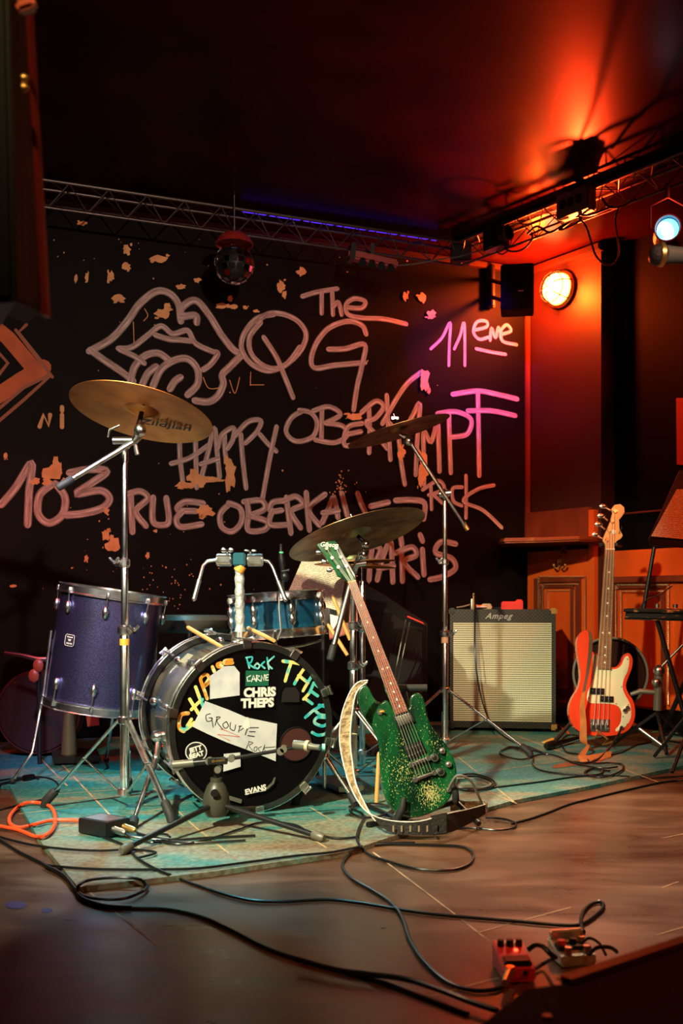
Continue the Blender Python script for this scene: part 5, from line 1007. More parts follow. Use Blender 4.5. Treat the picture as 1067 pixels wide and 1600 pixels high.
# strap of the green guitar
Pa = [(302, 778), (250, 790), (207, 850), (170, 960), (162, 1080), (180, 1190), (212, 1300), (266, 1400), (330, 1455), (430, 1482), (560, 1484), (700, 1446), (800, 1425), (890, 1400)]
Pb = [(300, 786), (266, 812), (240, 855), (222, 960), (215, 1080), (226, 1190), (242, 1290), (288, 1395), (342, 1482), (430, 1545), (560, 1558), (700, 1542), (800, 1500), (892, 1445)]
Ya = [3.26, 3.25, 3.24, 3.23, 3.22, 3.20, 3.17, 3.14, 3.12, 3.115, 3.10, 3.12, 3.20, 3.30]
def spts(P, dz=0): return [tuple(W(x, y, Y)) for (x, y), Y in zip(Z('G', P), Ya)]
A = [V(p) for p in smooth(spts(Pa), 4)]; B = [V(p) for p in smooth(spts(Pb), 4)]
for p in B + A: p.z = max(p.z, .002)
cut = 8 * 4; gs = thing('guitar_strap', 'beige-lined black strap hanging from the green guitar and curling on the floor', 'strap', (A[cut].x, A[cut].y, 0))
def band(name, A, B, th, m, back=True, label=None):
    mb = MB(); n = len(A); q = [V((0, th, 0))] * n
    mb.strip(A, B, 4); mb.strip([a + V((0.001, th, 0)) for a in B], [b + V((0.001, th, 0)) for b in A], 4)
    for S in (A, B): mb.strip(S, [a + V((.001, th, 0)) for a in S], 4)
    bmesh.ops.remove_doubles(mb.b, verts=mb.b.verts[:], dist=.0002); return mb.build(name, m, gs, label=label)
band('lining', A[:cut + 1], B[:cut + 1], .004, 'suede', label='ribbed beige suede lining')
band('outer_strap', A[cut:], B[cut:], .006, 'strap_black', label='black leather with pale slots')
for S in (A[:cut + 1], B[:cut + 1]): mb = MB(); mb.tube(S, .0022, 6); mb.build('piping', 'white', gs)
mb = MB(); mb.tube([a + V((0, 0, .001)) for a in A[cut:]], .0018, 6); mb.build('piping', 'white', gs)
for x in (430, 472, 515, 558, 600, 655):
    mb = MB(); f = (x - 342) / 358; 
    (px, py), (qx, qy) = Z('G', [(x, 1505), (x, 1535)]); Y = 3.10; mb.prism([W(px - 1.3, py, Y), W(px + 1.3, py - .5, Y), W(px + 1.3, qy, Y), W(px - 1.3, qy, Y)], (0, .002, 0)); mb.build('slot', 'fret', gs)
mb = MB(); mb.prism([W(672.5, 1275, 3.10), W(699, 1270, 3.10), W(699, 1303, 3.10), W(674, 1306, 3.10)], (0, .006, 0)); mb.build('slider', 'strap_black', gs, bevel=.003)
A2 = [tuple(W(x, y, Y)) for (x, y), Y in zip(Z('G', [(890, 1400), (900, 1385), (870, 1382), (800, 1382), (715, 1390)]), (3.30, 3.38, 3.44, 3.46, 3.46))]
B2 = [tuple(W(x, y, Y)) for (x, y), Y in zip(Z('G', [(892, 1445), (902, 1425), (870, 1418), (800, 1420), (715, 1432)]), (3.30, 3.38, 3.44, 3.46, 3.46))]
A2 = [V(p) for p in smooth(A2, 4)]; B2 = [V(p) for p in smooth(B2, 4)]
for p in A2 + B2: p.z = max(p.z, .002)
band('lining', A2, B2, .004, 'suede')
# low stand for the green guitar
t = thing('guitar_stand', 'low black stand with rubber cradle arms under the green guitar', 'guitar stand', (GB.x, 3.35, 0))
def gp(x, y, off): return PG.at(*Z('G', [(x, y)])[0], off)
for x0, y0_, x1_, y1_ in ((484, 1365, 452, 1462), (722, 1290, 742, 1372)):
    mb = MB(); mb.tube([gp(x0, y0_, .022), gp((x0 + x1_) / 2 + 8, (y0_ + y1_) / 2, .024), gp(x1_, y1_, .012), gp(x1_, y1_ + 12, -.06)], [.008, .011, .012, .010], 12); mb.build('cradle_arm', 'rubber', t)
z_ = .05; pL = gp(452, 1474, -.06); pR = gp(742, 1384, -.06)
mb = MB(); mb.cyl(pL, pR, .009); mb.build('cross_bar', 'black_metal', t)
for p, dx in ((pL, -.10), (pR, .06)):
    for dy in (-.12, .20): mb = MB(); mb.cyl(p, V((p.x + dx, p.y + dy, .010)), .009); mb.build('leg', 'black_metal', t)
mb = MB(); m_ = (pL + pR) / 2; mb.cyl(m_, V((m_.x - .06, m_.y + .12, .42)), .009); mb.build('upright', 'black_metal', t)
mb = MB(); q = V((m_.x - .06, m_.y + .12, .42)); mb.cyl(q + V((-.07, -.01, 0)), q + V((.07, -.01, 0)), .012); mb.build('back_rest', 'rubber', t)

# ------------------------------------------------------------------ red bass guitar
PBs = Plane(W(940, 1150, 4.95), (0, -1, .14)); BB = W(940, 1150, 4.95)
bs = thing('bass_guitar', 'red four-string bass guitar with cream pickguard standing by the panelling', 'bass guitar', (BB.x, BB.y, 0))
bb = [(262, 892), (240, 888), (226, 868), (228, 820), (224, 778), (200, 762), (170, 775), (151, 810), (147, 860), (155, 920), (165, 980), (165, 1040), (150, 1090), (120, 1140), (104, 1190), (107, 1250), (138, 1310), (200, 1341), (270, 1352), (340, 1349), (400, 1336), (442, 1308), (466, 1260), (470, 1205), (457, 1150), (430, 1110), (419, 1070), (430, 1030), (450, 980), (457, 930), (445, 898), (425, 890), (408, 905), (396, 938), (370, 965), (345, 969), (335, 962)]
pform('body', 'B', PBs, bb, 0, .042, 'red_body', bs, .010, 3, bseg=4)
pg = [(238, 905), (262, 903), (262, 975), (335, 980), (370, 976), (395, 955), (412, 917), (428, 906), (438, 930), (430, 985), (408, 1035), (401, 1080), (413, 1120), (436, 1160), (448, 1200), (446, 1250), (425, 1290), (395, 1312), (368, 1325), (362, 1315), (386, 1285), (395, 1240), (390, 1205), (370, 1183), (330, 1173), (260, 1170), (215, 1166), (203, 1145), (206, 1110), (226, 1060), (237, 1000)]
pgo = pform('pickguard', 'B', PBs, pg, .0025, .002, 'cream', bs, .0004, 3)
for x, y in ((245, 912), (237, 1030), (212, 1140), (365, 1172), (395, 1078), (428, 925), (432, 1178), (425, 1287), (340, 985), (404, 1243)): knob('screw', 'B', PBs, (x, y), .0028, .001, 'ink', pgo, .0025)
pform('neck', 'B', PBs, [(306, 312), (357, 312), (336, 982), (262, 978)], .006, .020, 'maple', bs, .004)
fb = pform('fretboard', 'B', PBs, [(306, 312), (357, 312), (336, 982), (262, 978)], .010, .004, 'rosewood', bs)
pform('nut', 'B', PBs, [(306, 310), (358, 310), (358, 315), (306, 315)], .012, .004, 'pearl', bs)
hs = pform('headstock', 'B', PBs, [(306, 312), (304, 285), (290, 265), (300, 235), (318, 195), (332, 160), (345, 112), (340, 88), (358, 66), (388, 62), (410, 80), (412, 108), (396, 133), (381, 150), (384, 200), (402, 236), (394, 252), (368, 268), (357, 288), (357, 312)], .004, .015, 'maple', bs, .002)
text_at('logo_lettering', 'Fender', .020, frame_mtx(PBs.at(*Z('B', [(385, 215)])[0], .0055), (.35, 0, .94), (-.94, 0, .35)), 'ink', hs, 'small dark script logo', .0002, .0003, .3)
Lt, Lb, Rt, Rb = (306, 312), (262, 978), (357, 312), (336, 982)
for n_ in range(1, 21):
    f = (1 - 2 ** (-n_ / 12)) / .685 * .985
    a, b = PBs.at(*Z('B', [lp(Lt, Lb, f)])[0], .0105), PBs.at(*Z('B', [lp(Rt, Rb, f)])[0], .0105); mb = MB(); mb.cyl(a, b, .0015, seg=6); mb.build('fret', 'fret', fb)
    if n_ in (3, 5, 7, 9, 12, 15, 17, 19):
        f0 = (1 - 2 ** (-(n_ - .5) / 12)) / .685 * .985; L, R = lp(Lt, Lb, f0), lp(Rt, Rb, f0)
        for g in ((.22, .78) if n_ == 12 else (.5,)): knob('inlay', 'B', PBs, lp(L, R, g), .0045, .0006, 'pearl', fb, .0102)
po = [(310, 260), (325, 208), (341, 158), (356, 103)]; ky = [(252, 232), (268, 175), (283, 128), (295, 75)]
for i in range(4):
    nu = lp((311, 312), (352, 312), i / 3); sd_ = lp((240, 1290), (318, 1290), i / 3)
    mb = MB(); mb.tube([PBs.at(*Z('B', [po[i]])[0], .012), PBs.at(*Z('B', [nu])[0], .0145), PBs.at(*Z('B', [sd_])[0], .016)], .0018 - i * .0002, 5); mb.build('string', 'string', bs)
    knob('tuner_post', 'B', PBs, po[i], .010, .012, 'chrome', hs, .004)
    mb = MB(); a = PBs.at(*Z('B', [(po[i][0] - 22, po[i][1] - 4)])[0], -.006); b = PBs.at(*Z('B', [ky[i]])[0], -.006); mb.cyl(a, b, .0045); mb.ball(b, .017, 10, (1.2, .4, .75)); mb.build('tuner_key', 'chrome', hs)
knob('string_tree', 'B', PBs, (350, 218), .0125, .004, 'pearl', hs, .004, 'white round disc on the headstock')
for q in ([(222, 1083), (300, 1087), (300, 1120), (222, 1116)], [(274, 1127), (350, 1131), (350, 1163), (274, 1159)]):
    pickup('pickup', 'B', PBs, q, .012, bs, ((.5, 4, 0),))
brg = pform('bridge', 'B', PBs, [(223, 1256), (329, 1258), (327, 1328), (221, 1324)], .006, .006, 'chrome', bs, .001)
for i in range(4): x = 236 + i * 27; pform('saddle', 'B', PBs, [(x - 9, 1280), (x + 9, 1280), (x + 9, 1312), (x - 9, 1312)], .013, .007, 'chrome', brg, .002)
for x, y in ((410, 1210), (425, 1195)): kk = knob('control_knob', 'B', PBs, (x, y), .011, .014, 'chrome', bs, .0025)
knob('output_jack', 'B', PBs, (393, 1305), .010, .008, 'chrome', bs, .0025)
# its strap
sp = thing('bass_strap', 'narrow brown leather strap hanging over the red bass down to the floor', 'strap', (W(917, 1180, 4.8).x, 4.8, 0)); gs = sp
La = [(205, 765, 4.98), (213, 800, 4.94), (208, 900, 4.93), (196, 1000, 4.92), (176, 1110, 4.90), (163, 1180, 4.90), (165, 1280, 4.90), (163, 1375, 4.88), (200, 1400, 4.80), (168, 1440, 4.70), (150, 1470, 4.62)]
Lb_ = [(222, 765, 4.98), (234, 800, 4.94), (230, 900, 4.93), (214, 1000, 4.92), (195, 1100, 4.90), (190, 1180, 4.90), (200, 1280, 4.90), (203, 1385, 4.88), (218, 1405, 4.80), (195, 1455, 4.70), (180, 1485, 4.62)]
def tr_(L): 
    q = [V(p) for p in smooth([tuple(W(*Z('B', [(x, y)])[0], Y)) for x, y, Y in L], 4)]
    for p in q: p.z = max(p.z, .003)
    return q
A = tr_(La); B = tr_(Lb_)
band('upper_length', A[:17], B[:17], .003, 'strap_brown', label='dark worn side of the strap'); band('lower_length', A[16:], B[16:], .003, 'strap_tan')
A = tr_([(150, 1470, 4.62), (175, 1488, 4.60), (220, 1480, 4.62), (280, 1455, 4.68), (340, 1435, 4.75)]); B = tr_([(165, 1490, 4.55), (190, 1505, 4.54), (235, 1500, 4.56), (290, 1478, 4.62), (335, 1462, 4.68)])
for i, p in enumerate(A): p.z = .022
for i, p in enumerate(B): p.z = .003
band('floor_length', A, B, .003, 'strap_tan')
# its stand
t = thing('bass_stand', 'black hanging stand behind the red bass with a forked neck yoke', 'guitar stand', (BB.x + .04, 5.15, 0))
def bp_(x, y, off): return PBs.at(*Z('B', [(x, y)])[0], off)
top = bp_(332, 292, -.06); bx, by = BB.x + .02, 5.16
mb = MB(); mb.cyl(V((bx, by, .20)), top, .011); mb.build('upright', 'black_metal', t)
for s in (-1, 1):
    mb = MB(); mb.tube([top, top + V((s * .05, 0, 0)), bp_(322 + s * 42, 286, .022)], [.010, .011, .009], 10); mb.build('yoke_arm', 'black_plastic', t)
for fx, fy in ((-.26, -.18), (.28, -.22), (.02, .30)):
    mb = MB(); mb.cyl(V((bx, by, .24)), V((bx + fx, by + fy, .014)), .010); L = mb.build('leg', 'steel' if fx > .1 else 'black_metal', t); mb = MB(); mb.ball((bx + fx, by + fy, .017), .017, 10); mb.build('rubber_foot', 'rubber', L)
mb = MB(); mb.tube([V((bx - .05, 4.97, .05)), V((bx - .04, 4.92, .09)), V((bx + .0, 4.92, .055)), V((bx - .03, 4.90, .03)), V((bx + .04, 4.92, .045))], .005, 8); mb.build('lower_hook', 'brass', t)
# amp
ab = [W(703, 1142, 5.70), W(868, 1147, 5.62)]
ax = (ab[1] - ab[0]); ax.z = 0; wA = ax.length; ax.normalize(); nA = V((ax.y, -ax.x, 0))
O = V((ab[0].x, ab[0].y, .02)); hA = .655; AM = frame_mtx(O, ax, (0, 0, 1))
amp = thing('guitar_amplifier', 'black checkered combo amplifier with silver grille cloth against the wall', 'amplifier', (O.x, O.y, 0))
def ap(x, z, d=0.0): return O + ax * x + V((0, 0, z)) + nA * d
def abox(name, x0, z0, x1, z1, d0, d1, m, bev=.0, parent=amp, label=None, uvs=None):
    mb = MB(); mb.prism([ap(x0, z0, d0), ap(x1, z0, d0), ap(x1, z1, d0), ap(x0, z1, d0)], nA * (d1 - d0))
    if uvs:
        mb.b.faces.ensure_lookup_table(); sx, sz = uvs
        for f in mb.b.faces:
            for l in f.loops:
                r = l.vert.co - O; l[mb.uv].uv = ((r.dot(ax) + r.dot(nA)) * sx, (r.z + (0 if abs(f.normal.z) < .5 else r.dot(nA))) * sz)
    return mb.build(name, m, parent, bevel=bev, label=label)
c = .025
abox('cabinet', 0, 0, wA, hA, -.27, -.006, 'diamond', uvs=(95, 95))
abox('side_rail', 0, 0, .018, hA, -.006, .012, 'diamond', uvs=(95, 95)); abox('side_rail', wA - .022, 0, wA, hA, -.006, .012, 'diamond', uvs=(95, 95))
abox('top_rail', .018, hA - .072, wA - .022, hA - .006, -.006, .010, 'diamond', uvs=(95, 95)); abox('bottom_rail', .018, 0, wA - .022, .035, -.006, .012, 'diamond', uvs=(95, 95))
g = MB(); g.quad([ap(.018, .035, .004), ap(wA - .022, .035, .004), ap(wA - .022, hA - .072, .004), ap(.018, hA - .072, .004)]); g.build('grille_cloth', 'grille', amp, recalc=False)
text_at('logo_lettering', 'Ampeg', .045, frame_mtx(ap(wA * .46, hA - .038, .011), ax, (0, 0, 1)), 'steel', amp, 'silver script logo', .0006, .001, .45, 1.15)
abox('handle', wA * .38, hA, wA * .62, hA + .012, -.15, -.12, 'black_plastic', .004)
for x in (0.012, wA - .012):
    for z in (.012, hA - .012): mb = MB(); mb.box(ap(x, z, -.004), (.04, .04, .04), AM.to_3x3()); mb.build('corner_guard', 'brass' if x > .1 else 'black_metal', amp, bevel=.008)
for x in (.06, wA - .06):
    for d in (-.04, -.22): mb = MB(); p = ap(x, 0, d); mb.cyl(V((p.x, p.y, 0)), V((p.x, p.y, .022)), .018); mb.build('rubber_foot', 'rubber', amp)
zT = O.z + hA
def ontop(px, d): 
    k = (px - CX) / FL; q = O + nA * d; x = (k * q.y - q.x) / (ax.x - k * ax.y); return q + ax * x + V((0, 0, hA))
o = MB(); p = ontop(800, -.08); o.box(p + V((.0, 0, .014)), (.12, .06, .026), AM.to_3x3()); o.box(p + V((.04, 0, .030)), (.04, .05, .012), AM.to_3x3()); o.build('red_pedal', 'red_plastic', label='flat red pedal lying on top of the amplifier', cat='pedal', bevel=.006)
t = thing('cable_adapter', 'cream cable plug adapter lying on the amplifier beside the red pedal', 'adapter', tuple(ontop(803, -.1)))
mb = MB(); p = ontop(760, -.06); mb.box(p + V((0, 0, .014)), (.055, .035, .026), AM.to_3x3()); mb.build('body', mat('beige_plastic', (.45, .33, .20), .5), t, bevel=.005)
mb = MB(); q = ontop(752, -.06); mb.tube([p + V((-.02, 0, .014)), q + V((-.05, 0, .03)), q + V((-.10, -.01, .016)), q + V((-.14, -.01, .010))], .004, 6); mb.build('lead', 'grey_cable', t)
t = thing('jack_plug', 'grey jack plug lying at the left of the amplifier top', 'plug', tuple(ontop(742, -.04)))
mb = MB(); p = ontop(752, -.05); mb.cyl(p + V((-.03, 0, .012)), p + V((.03, 0, .012)), .011); mb.build('sleeve', 'steel', t); mb = MB(); mb.cyl(p + V((.03, 0, .012)), p + V((.06, 0, .012)), .004); mb.build('tip', 'brass', t)
t = thing('standing_plug', 'upright silver plug at the left end of the amplifier top with the black lead', 'plug', tuple(ontop(737, -.02)))
p = ontop(737, -.015); mb = MB(); mb.tube([p, p + V((0, 0, .05)), p + V((0, 0, .06))], [.010, .010, .006], 10); mb.build('sleeve', 'steel', t); mb = MB(); mb.tube([p + V((.008, -.004, 0)), p + V((.010, -.004, .09))], .005, 6); mb.build('lead_end', 'brass', t)
# ------------------------------------------------------------------ cables on the floor
def cable(label, k, pts, r=.0042, m='cable', z=None, lift=0.0, group=None, ends=()):
    out = []
    for i, (x, y) in enumerate(smooth(Z(k, pts), 5)):
        zz = r * 1.02 + lift
        p = F(x, y, zz)
        if stage_front(x, y): p = F(x, y, FZ + r * 1.02 + lift)
        out.append(p)
    mb = MB(); mb.tube(out, r, 7); return mb.build('cable', m, label=label, cat='cable', group=group)
SF = [(-60, 1224), (15, 1228), (60, 1310), (122, 1386), (330, 1362), (540, 1331), (660, 1291), (800, 1251), (930, 1226), (1067, 1196)]
def stage_front(x, y):
    for (a, b), (c, d) in zip(SF, SF[1:]):
        if a <= x <= c: return y > b + (d - b) * (x - a) / (c - a)
    return y > 1230
cable('black cable running from the left edge in a loop and far across the brown floor', 'F', [(0, 272), (60, 310), (140, 350), (215, 400), (258, 455), (330, 485), (430, 490), (540, 495), (650, 520), (740, 560), (860, 620), (960, 655), (1067, 685), (1200, 720), (1340, 770), (1500, 830)], .0048)
cable('black cable making the flat oval loop left on the brown floor', 'F', [(140, 352), (205, 385), (243, 430), (280, 455), (380, 462), (450, 440), (472, 418), (440, 396), (360, 393), (280, 402), (248, 425), (260, 455), (330, 480), (420, 487)], .0042, lift=.006)
cable('long black cable from the control box across the floor to the loop behind the pedals', 'F', [(330, 262), (400, 290), (440, 330), (500, 365), (600, 405), (700, 440), (800, 465), (900, 470), (1000, 465), (1067, 464), (1160, 475), (1350, 505), (1500, 520), (1650, 532), (1800, 545), (1870, 540), (1925, 500), (1935, 480), (1920, 470), (1890, 480), (1868, 505), (1862, 540), (1872, 565)], .0042, lift=.001)
cable('thin black cable along the front edge of the stage floor', 'F', [(140, 352), (250, 362), (360, 366), (500, 366), (640, 362), (800, 342), (950, 322), (1067, 310), (1200, 285), (1330, 280)], .0036, lift=.002)
cable('black cable from the left edge under the control box to the microphone stand', 'F', [(0, 262), (90, 285), (200, 300), (320, 306), (420, 302), (500, 312), (440, 330)], .0036, lift=.004)
cable('black cable from the microphone stand to the strap', 'F', [(440, 250), (470, 262), (560, 285), (650, 275), (760, 240), (840, 215), (940, 222), (1000, 250), (1080, 266), (1150, 262)], .0036, lift=.002)
cable('short black cable loop behind the microphone leg', 'F', [(545, 275), (480, 280), (455, 265), (480, 253), (530, 253), (545, 262)], .0034, lift=.002)
cable('black cable curling on the left of the stage behind the orange cable', 'F', [(-20, 85), (60, 72), (130, 70), (175, 82), (188, 110), (160, 135), (100, 150), (40, 165), (-20, 180)], .0036)
cable('black cable running under the strap and looping to the front', 'R', [(55, 240), (95, 262), (80, 300), (75, 340), (110, 380), (180, 405), (260, 425), (360, 428), (415, 410), (428, 380), (400, 358), (320, 352), (230, 350), (150, 350), (80, 362), (40, 390), (30, 420), (60, 455), (120, 490), (180, 530), (215, 580), (235, 640), (280, 710), (350, 770), (430, 795), (500, 790), (532, 768)], .0042, lift=.001)
cable('thick black cable crossing the lower right floor to the wedge', 'R', [(-110, 700), (0, 730), (100, 745), (220, 760), (330, 795), (420, 830), (500, 856)], .0055, lift=.010)
cable('black cable bundle loop behind the strap', 'R', [(50, 235), (80, 228), (150, 232), (190, 240), (150, 262), (90, 268), (55, 252), (60, 236), (120, 225), (180, 235)], .004, lift=.004)
cable('black cable coil right of the green guitar', 'R', [(380, 140), (430, 135), (480, 150), (495, 168), (460, 182), (400, 186), (375, 172), (390, 150), (440, 142), (485, 160), (470, 178), (410, 184)], .004, lift=.004)
cable('brownish cable coil right of the green guitar', 'R', [(375, 150), (420, 148), (465, 158), (478, 170), (440, 178), (385, 176)], .003, 'grey_cable', lift=.012)
cable('black cable from the strap running along the stage edge to the right', 'R', [(465, 268), (520, 272), (556, 285), (548, 300), (500, 306), (430, 300), (360, 300)], .0036, lift=.002)
cable('long black cable rising along the stage edge to the right side', 'R', [(545, 286), (600, 272), (650, 255), (720, 228), (790, 210), (870, 190), (950, 172), (1010, 160), (1067, 155), (1200, 145)], .0040)
cable('black cable crossing the teal stage from the coil to the right', 'R', [(380, 178), (470, 178), (560, 168), (640, 158), (720, 146), (790, 140), (860, 140), (960, 146), (1067, 142), (1200, 130)], .0036)
cable('black cable coil around the stand foot in front of the amplifier', 'A', [(470, 960), (520, 940), (600, 950), (650, 990), (600, 1015), (520, 1005), (470, 985), (465, 965), (530, 948), (640, 960), (740, 980)], .004, lift=.003)
cable('black cable looping right of the amplifier foot towards the bass', 'A', [(660, 1010), (655, 1040), (690, 1075), (780, 1095), (900, 1105), (1000, 1110), (1060, 1100), (1067, 1070), (1000, 1070), (970, 1090)], .004, lift=.003)
cable('black cable from the amplifier foot coil to the strap of the bass', 'A', [(640, 1000), (720, 985), (800, 995), (900, 1035), (1000, 1060), (1090, 1068), (1160, 1060)], .004, lift=.006)
cable('black cable curling beneath the bass body', 'B', [(60, 1400), (62, 1370), (100, 1345), (160, 1350), (200, 1370)], .004, lift=.002)
cable('black cable loop in front of the bass', 'B', [(60, 1400), (90, 1440), (160, 1455), (240, 1500), (330, 1500), (400, 1510), (390, 1545), (300, 1580), (210, 1570), (190, 1550), (240, 1535), (330, 1545)], .004, lift=.004)
cable('black cable crossing right of the bass strap', 'B', [(340, 1455), (400, 1440), (480, 1400), (560, 1385)], .004)
for i, (pts, lb) in enumerate((([(600, 1360), (660, 1340), (736, 1350)], 'nearest the leg'), ([(580, 1300), (640, 1330), (720, 1310), (800, 1330)], 'in the middle'), ([(560, 1290), (620, 1290), (700, 1290), (760, 1270)], 'farthest back'), ([(600, 1250), (650, 1270), (700, 1250), (760, 1255)], 'beside the clamp'), ([(640, 1375), (700, 1385), (760, 1390)], 'closest to the stage edge'))):
    cable('dark cable in the tangle right of the bass, ' + lb, 'B', pts, .006, lift=.004 * i)
cable('brown cable behind the right side of the amplifier', 'A', [(790, 800), (830, 830), (870, 860)], .005, 'orange_cable')
# lead hanging down the amplifier front
p = ontop(737, -.015); q = [p + V((.012, -.01, .085)), p + V((.014, -.035, .03)), W(742, 1010, 5.55), W(746, 1060, 5.52), W(758, 1110, 5.48), W(775, 1140, 5.3), F(800, 1158, .006), F(830, 1168, .006), F(852, 1178, .006)]
free_cable('cable', q, .0045, 'cable', 'black lead hanging down the front of the amplifier')
# bass lead
q = [W(970, 1138, 4.90), W(966, 1148, 4.86), W(955, 1165, 4.82), F(935, 1185, .008), F(915, 1192, .008), F(890, 1190, .008)]
free_cable('cable', q, .0055, 'cable', 'black lead plugged into the lower edge of the red bass')
q = [W(700, 1235, 3.26), W(714, 1212, 3.22), W(735, 1220, 3.24), W(748, 1245, 3.28), W(756, 1262, 3.32)]
free_cable('cable', q, .0042, 'grey_cable', 'lead plugged into the green guitar body')
# orange cable
q = [(0, 228), (60, 240), (120, 262), (160, 248), (178, 210), (165, 168), (120, 152), (70, 158), (35, 190), (32, 218), (60, 232), (110, 222), (160, 210), (210, 208), (268, 210)]
cable('thick orange cable looping at the left edge of the stage', 'F', q, .0062, 'orange_cable', lift=.004)
# direct box
dbp = F(160, 1308); t = thing('direct_box', 'flat black metal box with cable plugs beside the orange cable', 'box', (dbp.x, dbp.y, 0))
rt = Matrix.Rotation(math.radians(-36), 3, 'Z'); c = V((dbp.x - .005, dbp.y + .045, .026))
mb = MB(); mb.box(c, (.130, .095, .046), rt); mb.build('housing', 'black_metal', t, bevel=.003)
mb = MB(); mb.box(c + V((0, 0, .0235)), (.105, .07, .0015), rt); mb.build('label_plate', 'steel', t, label='worn pale top plate')
for i, (dx, m) in enumerate(((-.018, 'steel'), (.022, 'brass'))):
    a = c + rt @ V((.06, dx - .0, 0)); b = c + rt @ V((.115, dx, -.006)); mb = MB(); mb.tube([a, a.lerp(b, .1), a.lerp(b, .8), b], [.012, .0105, .0105, .007], 12); pl_ = mb.build('plug', m, t)
    free_cable('cable', [b - (b - a) * .05, b + rt @ V((.03, 0, -.006)), V((b.x + .12, b.y - .03 - .02 * i, .006)), V((b.x + .22, b.y - .06 + .03 * i, .006)), V((b.x + .36, b.y - .03 + .03 * i, .006))], .0036, 'cable', 'black cable leaving the %s plug of the flat black box' % ('front' if i == 0 else 'rear'))
# ------------------------------------------------------------------ pedals and wedge in the foreground
def pedal(px, py, name, label, wdt, dep, hgt, m, yaw, parts):
    c = F(px, py, FZ); t = thing(name, label, 'pedal', tuple(c), (0, 0, yaw))
    mb = MB(); mb.prism([(-wdt / 2, -dep / 2, 0.003), (-wdt / 2, dep / 2, .003), (-wdt / 2, dep / 2, hgt), (-wdt / 2, -dep / 2, hgt * .55)], (wdt, 0, 0)); mb.build('housing', m, t, local=True, bevel=.003)
    sl = hgt * .45 / dep
    for p in parts: p(t, lambda y: hgt * .55 + sl * (y + dep / 2))
    return t
def kn(x, y, r, m, h=.012, nm='control_knob'):
    def f(t, zf): mb = MB(); mb.tube([(x, y, zf(y) - .002), (x, y, zf(y) + h)], [r, r * .9], 14); mb.build(nm, m, t, local=True)
    return f
p1 = pedal(802, 1522, 'delay_pedal', 'red delay pedal with glowing light on the brown floor', .062, .10, .050, 'red_plastic', math.radians(4), [kn(-.018, .030, .007, 'black_plastic'), kn(.0, .030, .008, 'black_plastic'), kn(.018, .030, .007, 'black_plastic'), kn(0.008, .012, .004, 'red_led', .003, 'indicator_light')])
mb = MB(); mb.box((0, -.026, .034), (.052, .036, .012)); mb.build('footswitch', 'black_plastic', p1, local=True, bevel=.003)
MT = MW[p1.name]; fm = MT @ frame_mtx((0, .041, .0495), (-1, 0, 0), (0, -1, -.22)); text_at('lettering', 'DELAY', .015, fm, 'pearl', p1, 'pale word DELAY seen upside down', .0005)
p2 = pedal(893, 1502, 'effects_pedal', 'small pale metal effects pedal right of the red delay pedal', .075, .070, .042, 'fret', math.radians(12), [kn(-.022, .0, .009, 'red_plastic'), kn(.004, .004, .008, 'black_plastic'), kn(.024, .008, .008, 'brass'), kn(-.02, -.028, .008, 'chrome', .014, 'footswitch'), kn(.02, -.026, .008, 'chrome', .014, 'footswitch')])
mb = MB(); mb.box((0, .026, .048), (.07, .016, .018)); mb.build('back_rail', 'fret', p2, local=True, bevel=.003)
mb = MB(); mb.box((0, .0, .030), (.070, .036, .012)); mb.build('black_panel', 'black_metal', p2, local=True, bevel=.002)
def wz(pts, z=.03):
    return [F(x, y, zz) for (x, y, zz) in [(a[0] / 2.4988 + 640, a[1] / 2.4988 + 1360, a[2] if len(a) > 2 else FZ + .01) for a in pts]]
free_cable('cable', wz([(462, 310, .03), (490, 292, .04), (520, 298, .04), (548, 325, .03), (570, 340, .02)]), .005, 'cable', 'thick short cable arching between the two pedals')
free_cable('cable', wz([(450, 400, .01), (480, 390), (520, 365), (560, 345, .02)]), .004, 'cable', 'thin cable on the floor between the two pedals')
free_cable('cable', wz([(700, 330, .02), (730, 302, .03), (780, 300, .03), (808, 318, .01)]), .004, 'cable', 'short curved cable right of the pale pedal')
free_cable('cable', wz([(670, 285, .045), (700, 265, .05), (740, 285, .03), (765, 330, .0)]), .003, 'cable', 'thin cable arching over the pale pedal')
pj = wz([(392, 395, .012), (372, 440, .01)]); t = thing('jack_plug', 'brass angled jack plug in front of the red delay pedal', 'plug', tuple(pj[0]))
mb = MB(); mb.tube([pj[0] + V((0, 0, .01)), pj[0], pj[1]], [.009, .010, .007], 10); mb.build('sleeve', 'brass', t)
t = thing('floor_monitor', 'black carpet-covered floor monitor cut off at the lower right corner', 'monitor speaker', (.5, 1.3, FZ))
zt = .222; K0, K1, K2 = V((.163, 1.195, 0)), V((.222, 1.283, 0)), V((.276, 1.303, 0))
K3 = V((.276 + (.487 - .276) * 3.2, 1.303 + (1.462 - 1.303) * 3.2, 0)); K4 = V((1.25, 1.55, 0)); K5 = V((.95, 1.0, 0)); K6 = V((.08, 1.0, 0))
ft = [K0, K1, K2, K3, K4, K5, K6]
mb = MB(); mb.prism([(p.x, p.y, FZ) for p in ft], (0, 0, zt - FZ)); mb.build('cabinet', 'wedge_cloth', t, bevel=.012, bseg=3)
mb = MB(); n_ = (K3 - K2).normalized(); nn = V((n_.y, -n_.x, 0)); mb.prism([K2 - nn * .004 + V((0, 0, zt - .004)), K3 - nn * .004 + V((0, 0, zt - .004)), K3 + nn * .022 + V((0, 0, zt - .004)), K2 + nn * .022 + V((0, 0, zt - .004))], (0, 0, .010)); mb.build('edge_profile', mat('dark_edge_profile', (.045, .010, .007), .5), t, bevel=.004, label='dark reddish edge strip along the rear top')
